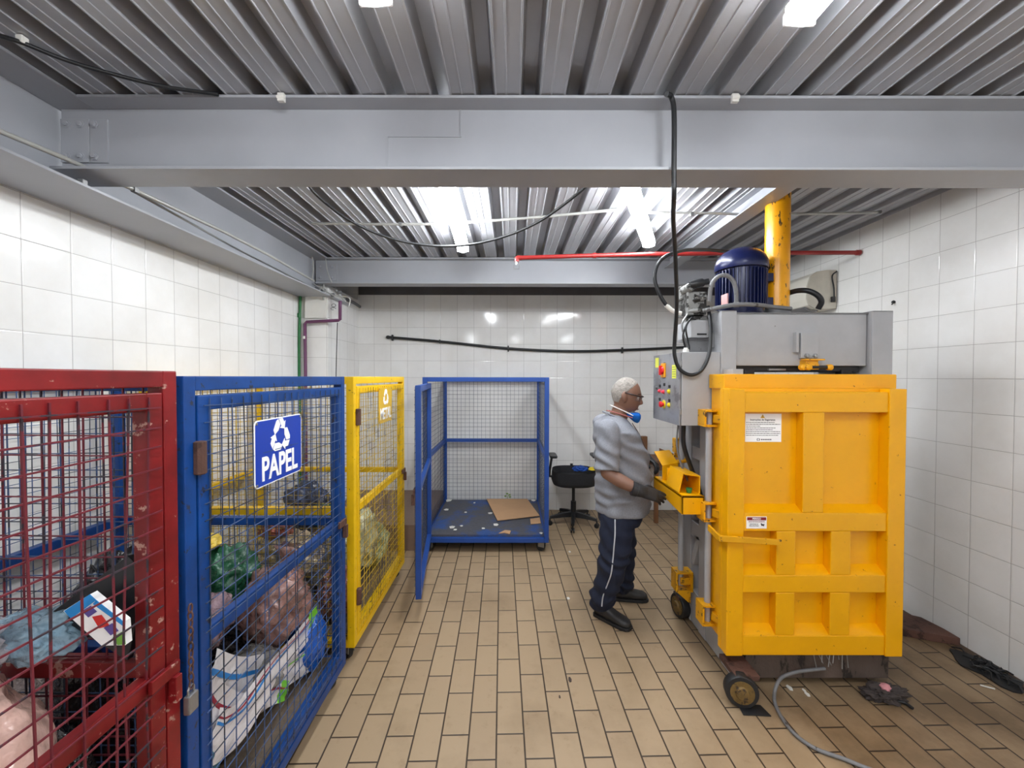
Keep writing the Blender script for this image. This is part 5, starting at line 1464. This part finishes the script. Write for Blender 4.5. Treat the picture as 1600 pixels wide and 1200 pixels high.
onp([(129, 957), (142, 949), (152, 958), (139, 967)], PUR, 'violet_square'); onp([(145, 966), (159, 963), (172, 980), (156, 984)], RED_, 'red_square')
onp([(163, 983), (176, 976), (186, 988), (174, 995)], PUR, 'violet_square'); onp([(177, 998), (195, 987), (197, 1009), (185, 1010)], GRN, 'green_square')
slab([P(192, 950, Y=1.03), P(205, 905, Y=1.03), P(233, 885, Y=1.03), P(233, 1010, Y=1.03)], .03, 'carton', paint('beige_carton', srgb(176, 164, 144), .6), 'beige carton with a green corner behind the door post of the red cage', 'carton')
bag((-1.17, .99, 1.02), (.09, .05, .055), PL('pale_blue_film', srgb(160, 196, 216), .12, alpha=.62, bump=.8), 25, 'pale blue translucent film behind the pink bag in the red cage', amp=.3)
bag((-1.80, .78, .42), (.16, .15, .24), PL('clear_film_2', srgb(196, 200, 208), .15, alpha=.92, bump=.8), 26, 'clear crumpled plastic heap at the back of the red cage', amp=.25, flat=dk)
bag((-1.15, 1.0, .62), (.08, .05, .14), M['glossy_black'], 27, 'small black plastic bag beside the door post in the red cage', amp=.3)
# blue cage (Y 1.12 - 2.19)
BR = PL('brown_film', srgb(150, 112, 104), .14, alpha=.93, bump=1.0, var=.3, scale=8)
bag((-1.10, 1.885, .60), (.135, .135, .16), BR, 31, 'translucent brown plastic bag tied at the top in the blue cage', amp=.20, knot=(-1.06, 1.90, .80), freq=1.8)
bag((-1.10, 1.70, .41), (.12, .12, .085), PL('smoke_film', srgb(120, 116, 112), .2, alpha=.9, bump=.8), 32, 'smoky grey plastic bag under the brown bag in the blue cage', amp=.18)
bag((-1.22, 1.50, .25), (.13, .20, .085), PL('dark_heap', srgb(56, 56, 58), .3, bump=.8), 33, 'dark grey heap of plastic at the bottom of the blue cage', amp=.2, flat=dk)
bag((-1.03, 2.03, .32), (.085, .105, .145), PL('blue_film', srgb(14, 84, 178), .25, bump=.5, var=.2), 34, 'bright blue plastic bag behind the white strips in the blue cage', amp=.12, flat=dk)
bag((-1.27, 1.62, .66), (.12, .13, .10), PL('mauve_film', srgb(150, 124, 132), .18, alpha=.9, bump=.9), 35, 'mauve translucent bag left of the brown bag in the blue cage', amp=.2)
bag((-1.38, 1.93, .70), (.12, .11, .14), PL('green_film', srgb(46, 104, 74), .25, bump=.6), 36, 'dark green plastic bag in the middle of the blue cage', amp=.30)
o = MB().lathe((-1.54, 1.66, dk + .001), (0, 0, 1), [(0, .14), (.02, .155), (.66, .155), (.70, .14), (.715, .09)], 32).build('drum', M['glossy_black'], smooth=True, angle=40)
tag(o, 'black plastic drum standing behind the near post of the blue cage', 'drum')
bag((-1.44, 1.88, .88), (.08, .07, .035), PL('yellow_film', srgb(222, 190, 66), .3, bump=.5), 37, 'yellow plastic scrap on top of the green bag in the blue cage', amp=.2)
bag((-1.42, 2.02, .36), (.20, .10, .18), PL('rubbish_dark', srgb(70, 60, 62), .25, bump=1.0, var=.6, scale=22), 39, 'dark mottled bag behind the brown bag in the blue cage', amp=.25, flat=dk)
bag((-1.88, 1.55, .34), (.11, .28, .16), PL('rubbish_pale', srgb(166, 150, 146), .2, bump=1.0, var=.5, scale=22), 40, 'pale crumpled bag at the wall side of the blue cage', amp=.25, flat=dk)
tag(MB().prism([P(310, 1160, Y=1.24), P(352, 1160, Y=1.36), P(345, 1200, Y=1.36), P(310, 1215, Y=1.22)], (-.05, .02, 0)).build('carton', paint('teal_carton', srgb(60, 120, 140), .5)), 'teal carton at the bottom near corner of the blue cage', 'carton')
# long folded strips of printed white film with green ends
def strip(name, path, w, label, stripes, ends=None, folds=.005, wdir=(0, 0, 1)):
    """path: centre line points; w: widths; a soft band of film with coloured stripes"""
    t = thing(name, tuple(path[0]), label, 'plastic film')
    sp = spline(path, 8); n = len(sp); m = len(w) - 1
    def band(v0, v1, mat, nm, lift, i0=0, i1=None):
        i1 = n if i1 is None else i1; rows = []
        for i in range(i0, i1):
            u = i / (n - 1) * m; a = min(int(u), m - 1); ww = w[a] + (w[a + 1] - w[a]) * (u - a)
            d = (sp[min(i + 1, n - 1)] - sp[max(i - 1, 0)]).normalized()
            up = (Vector(wdir) - d * d.dot(Vector(wdir))).normalized(); nn = d.cross(up)
            if nn.x < 0: nn = -nn
            row = []
            for k in range(7):
                v = v0 + (v1 - v0) * k / 6
                row.append(sp[i] + up * (v * ww) + nn * (folds * math.sin(v * 9 + i * .35) + lift))
            rows.append((row, nn))
        ring = [r + [q - nn * .0015 for q in reversed(r)] for r, nn in rows]
        MB().loft(ring).build(nm, mat, t, smooth=True, angle=70)
    band(-.5, .5, M['film_white'], 'film', 0)
    for v0, v1, mt in stripes: band(v0, v1, mt, 'stripe', .0014)
    if ends: band(-.5, .5, ends, 'printed_end', .0018, n - 5, n)
M['film_white'] = PL('white_film', srgb(222, 218, 220), .25, bump=.35, var=.06, scale=8)
CRI = paint('stripe_crimson', srgb(156, 26, 52), .4); SKY = paint('stripe_blue', srgb(40, 130, 206), .4); LIM = paint('print_lime', srgb(116, 196, 50), .4)
def L(px, py, X): return P(px, py, X=X)
strip('film_strip', [L(332, 1150, -.965), L(352, 1150, -.965), L(385, 1118, -.97), L(430, 1050, -.975), L(470, 1000, -.985), L(497, 962, -.99)], [.14, .15, .15, .12, .11, .10], 'long white film strip with a green end rising steeply in the blue cage', ((.18, .24, SKY), (.30, .34, CRI)), LIM)
strip('film_strip', [L(318, 1098, -.985), L(340, 1118, -.985), L(370, 1122, -.985), L(395, 1105, -.985), L(425, 1085, -.99), L(450, 1080, -.99)], [.15, .15, .14, .12, .09, .07], 'white film strip with a crimson stripe folded at the lower front of the blue cage', ((.10, .20, CRI),), LIM)
strip('film_strip', [L(330, 1052, -1.02), L(365, 1060, -1.03), L(400, 1052, -1.03), L(435, 1040, -1.04)], [.14, .13, .12, .10], 'white film strip with a broad blue stripe, topmost of the strips in the blue cage', ((-.05, .08, SKY),))
strip('film_strip', [L(440, 1062, -.995), L(465, 1045, -.995), L(485, 1030, -.995), L(503, 1018, -.995)], [.09, .11, .115, .11], 'short white film strip with a lime end in front of the bright blue bag', ((.3, .36, LIM),), LIM)
# yellow cage (Y 2.32 - 3.40)
bag((-1.10, 2.90, .50), (.12, .17, .20), PL('straw_film', srgb(196, 196, 160), .2, alpha=.9, bump=1.0, var=.3), 51, 'straw coloured crumpled plastic bag by the door of the yellow cage', amp=.25)
bag((-1.42, 2.56, .52), (.20, .13, .15), PL('mixed_film', srgb(206, 190, 160), .2, bump=1.0, var=.55, scale=22), 52, 'pale bag of mixed packaging in the near half of the yellow cage', amp=.25)
bag((-1.46, 2.52, .71), (.09, .07, .05), PL('rust_film', srgb(146, 80, 62), .3, bump=.9, var=.4, scale=20), 53, 'reddish brown scrap on top of the heap in the yellow cage', amp=.3)
bag((-1.28, 2.76, .72), (.10, .09, .06), PL('bottle_green', srgb(20, 92, 60), .2, bump=.7), 54, 'dark green crumpled bag high in the yellow cage', amp=.25)
bag((-1.50, 2.95, .30), (.30, .26, .13), PL('base_heap', srgb(110, 104, 96), .3, bump=.9, var=.5, scale=16), 55, 'grey mixed heap at the bottom of the yellow cage', amp=.2, flat=dk)
bag((-1.08, 2.52, .32), (.10, .12, .14), PL('heap_red', srgb(150, 100, 88), .25, bump=.9, var=.5, scale=18), 56, 'reddish crumpled bag at the near bottom of the yellow cage', amp=.25, flat=dk)
bag((-1.10, 3.20, .34), (.11, .12, .15), PL('straw_film_2', srgb(178, 184, 140), .2, alpha=.9, bump=1.0, var=.4), 57, 'greenish crumpled bag at the far end of the yellow cage', amp=.25, flat=dk)
bag((-1.55, 3.10, .66), (.16, .10, .17), PL('dark_blue_film', srgb(40, 44, 62), .3, bump=.8), 58, 'dark bag rising above the rail at the back of the yellow cage', amp=.25)
# broom and dark bag behind the cages, in front of the pier
bx = P(477, 700, Y=3.62)
br = thing('broom', (bx.x, 3.62, 0), 'grey handled squeegee standing behind the yellow cage', 'broom')
MB().tube([P(472, 800, Y=3.62), P(478, 612, Y=3.66)], .014, 10).build('handle', M['grey_dark'], br, smooth=True)
q = P(472, 800, Y=3.62)
MB().tube([Vector((q.x, 3.62, .05)), q], .014, 10).build('handle', M['grey_dark'], br, smooth=True)
MB().box(q.x - .16, q.x + .16, 3.60, 3.65, .0, .05).build('squeegee_blade', M['rubber'], br, bevel=.004)
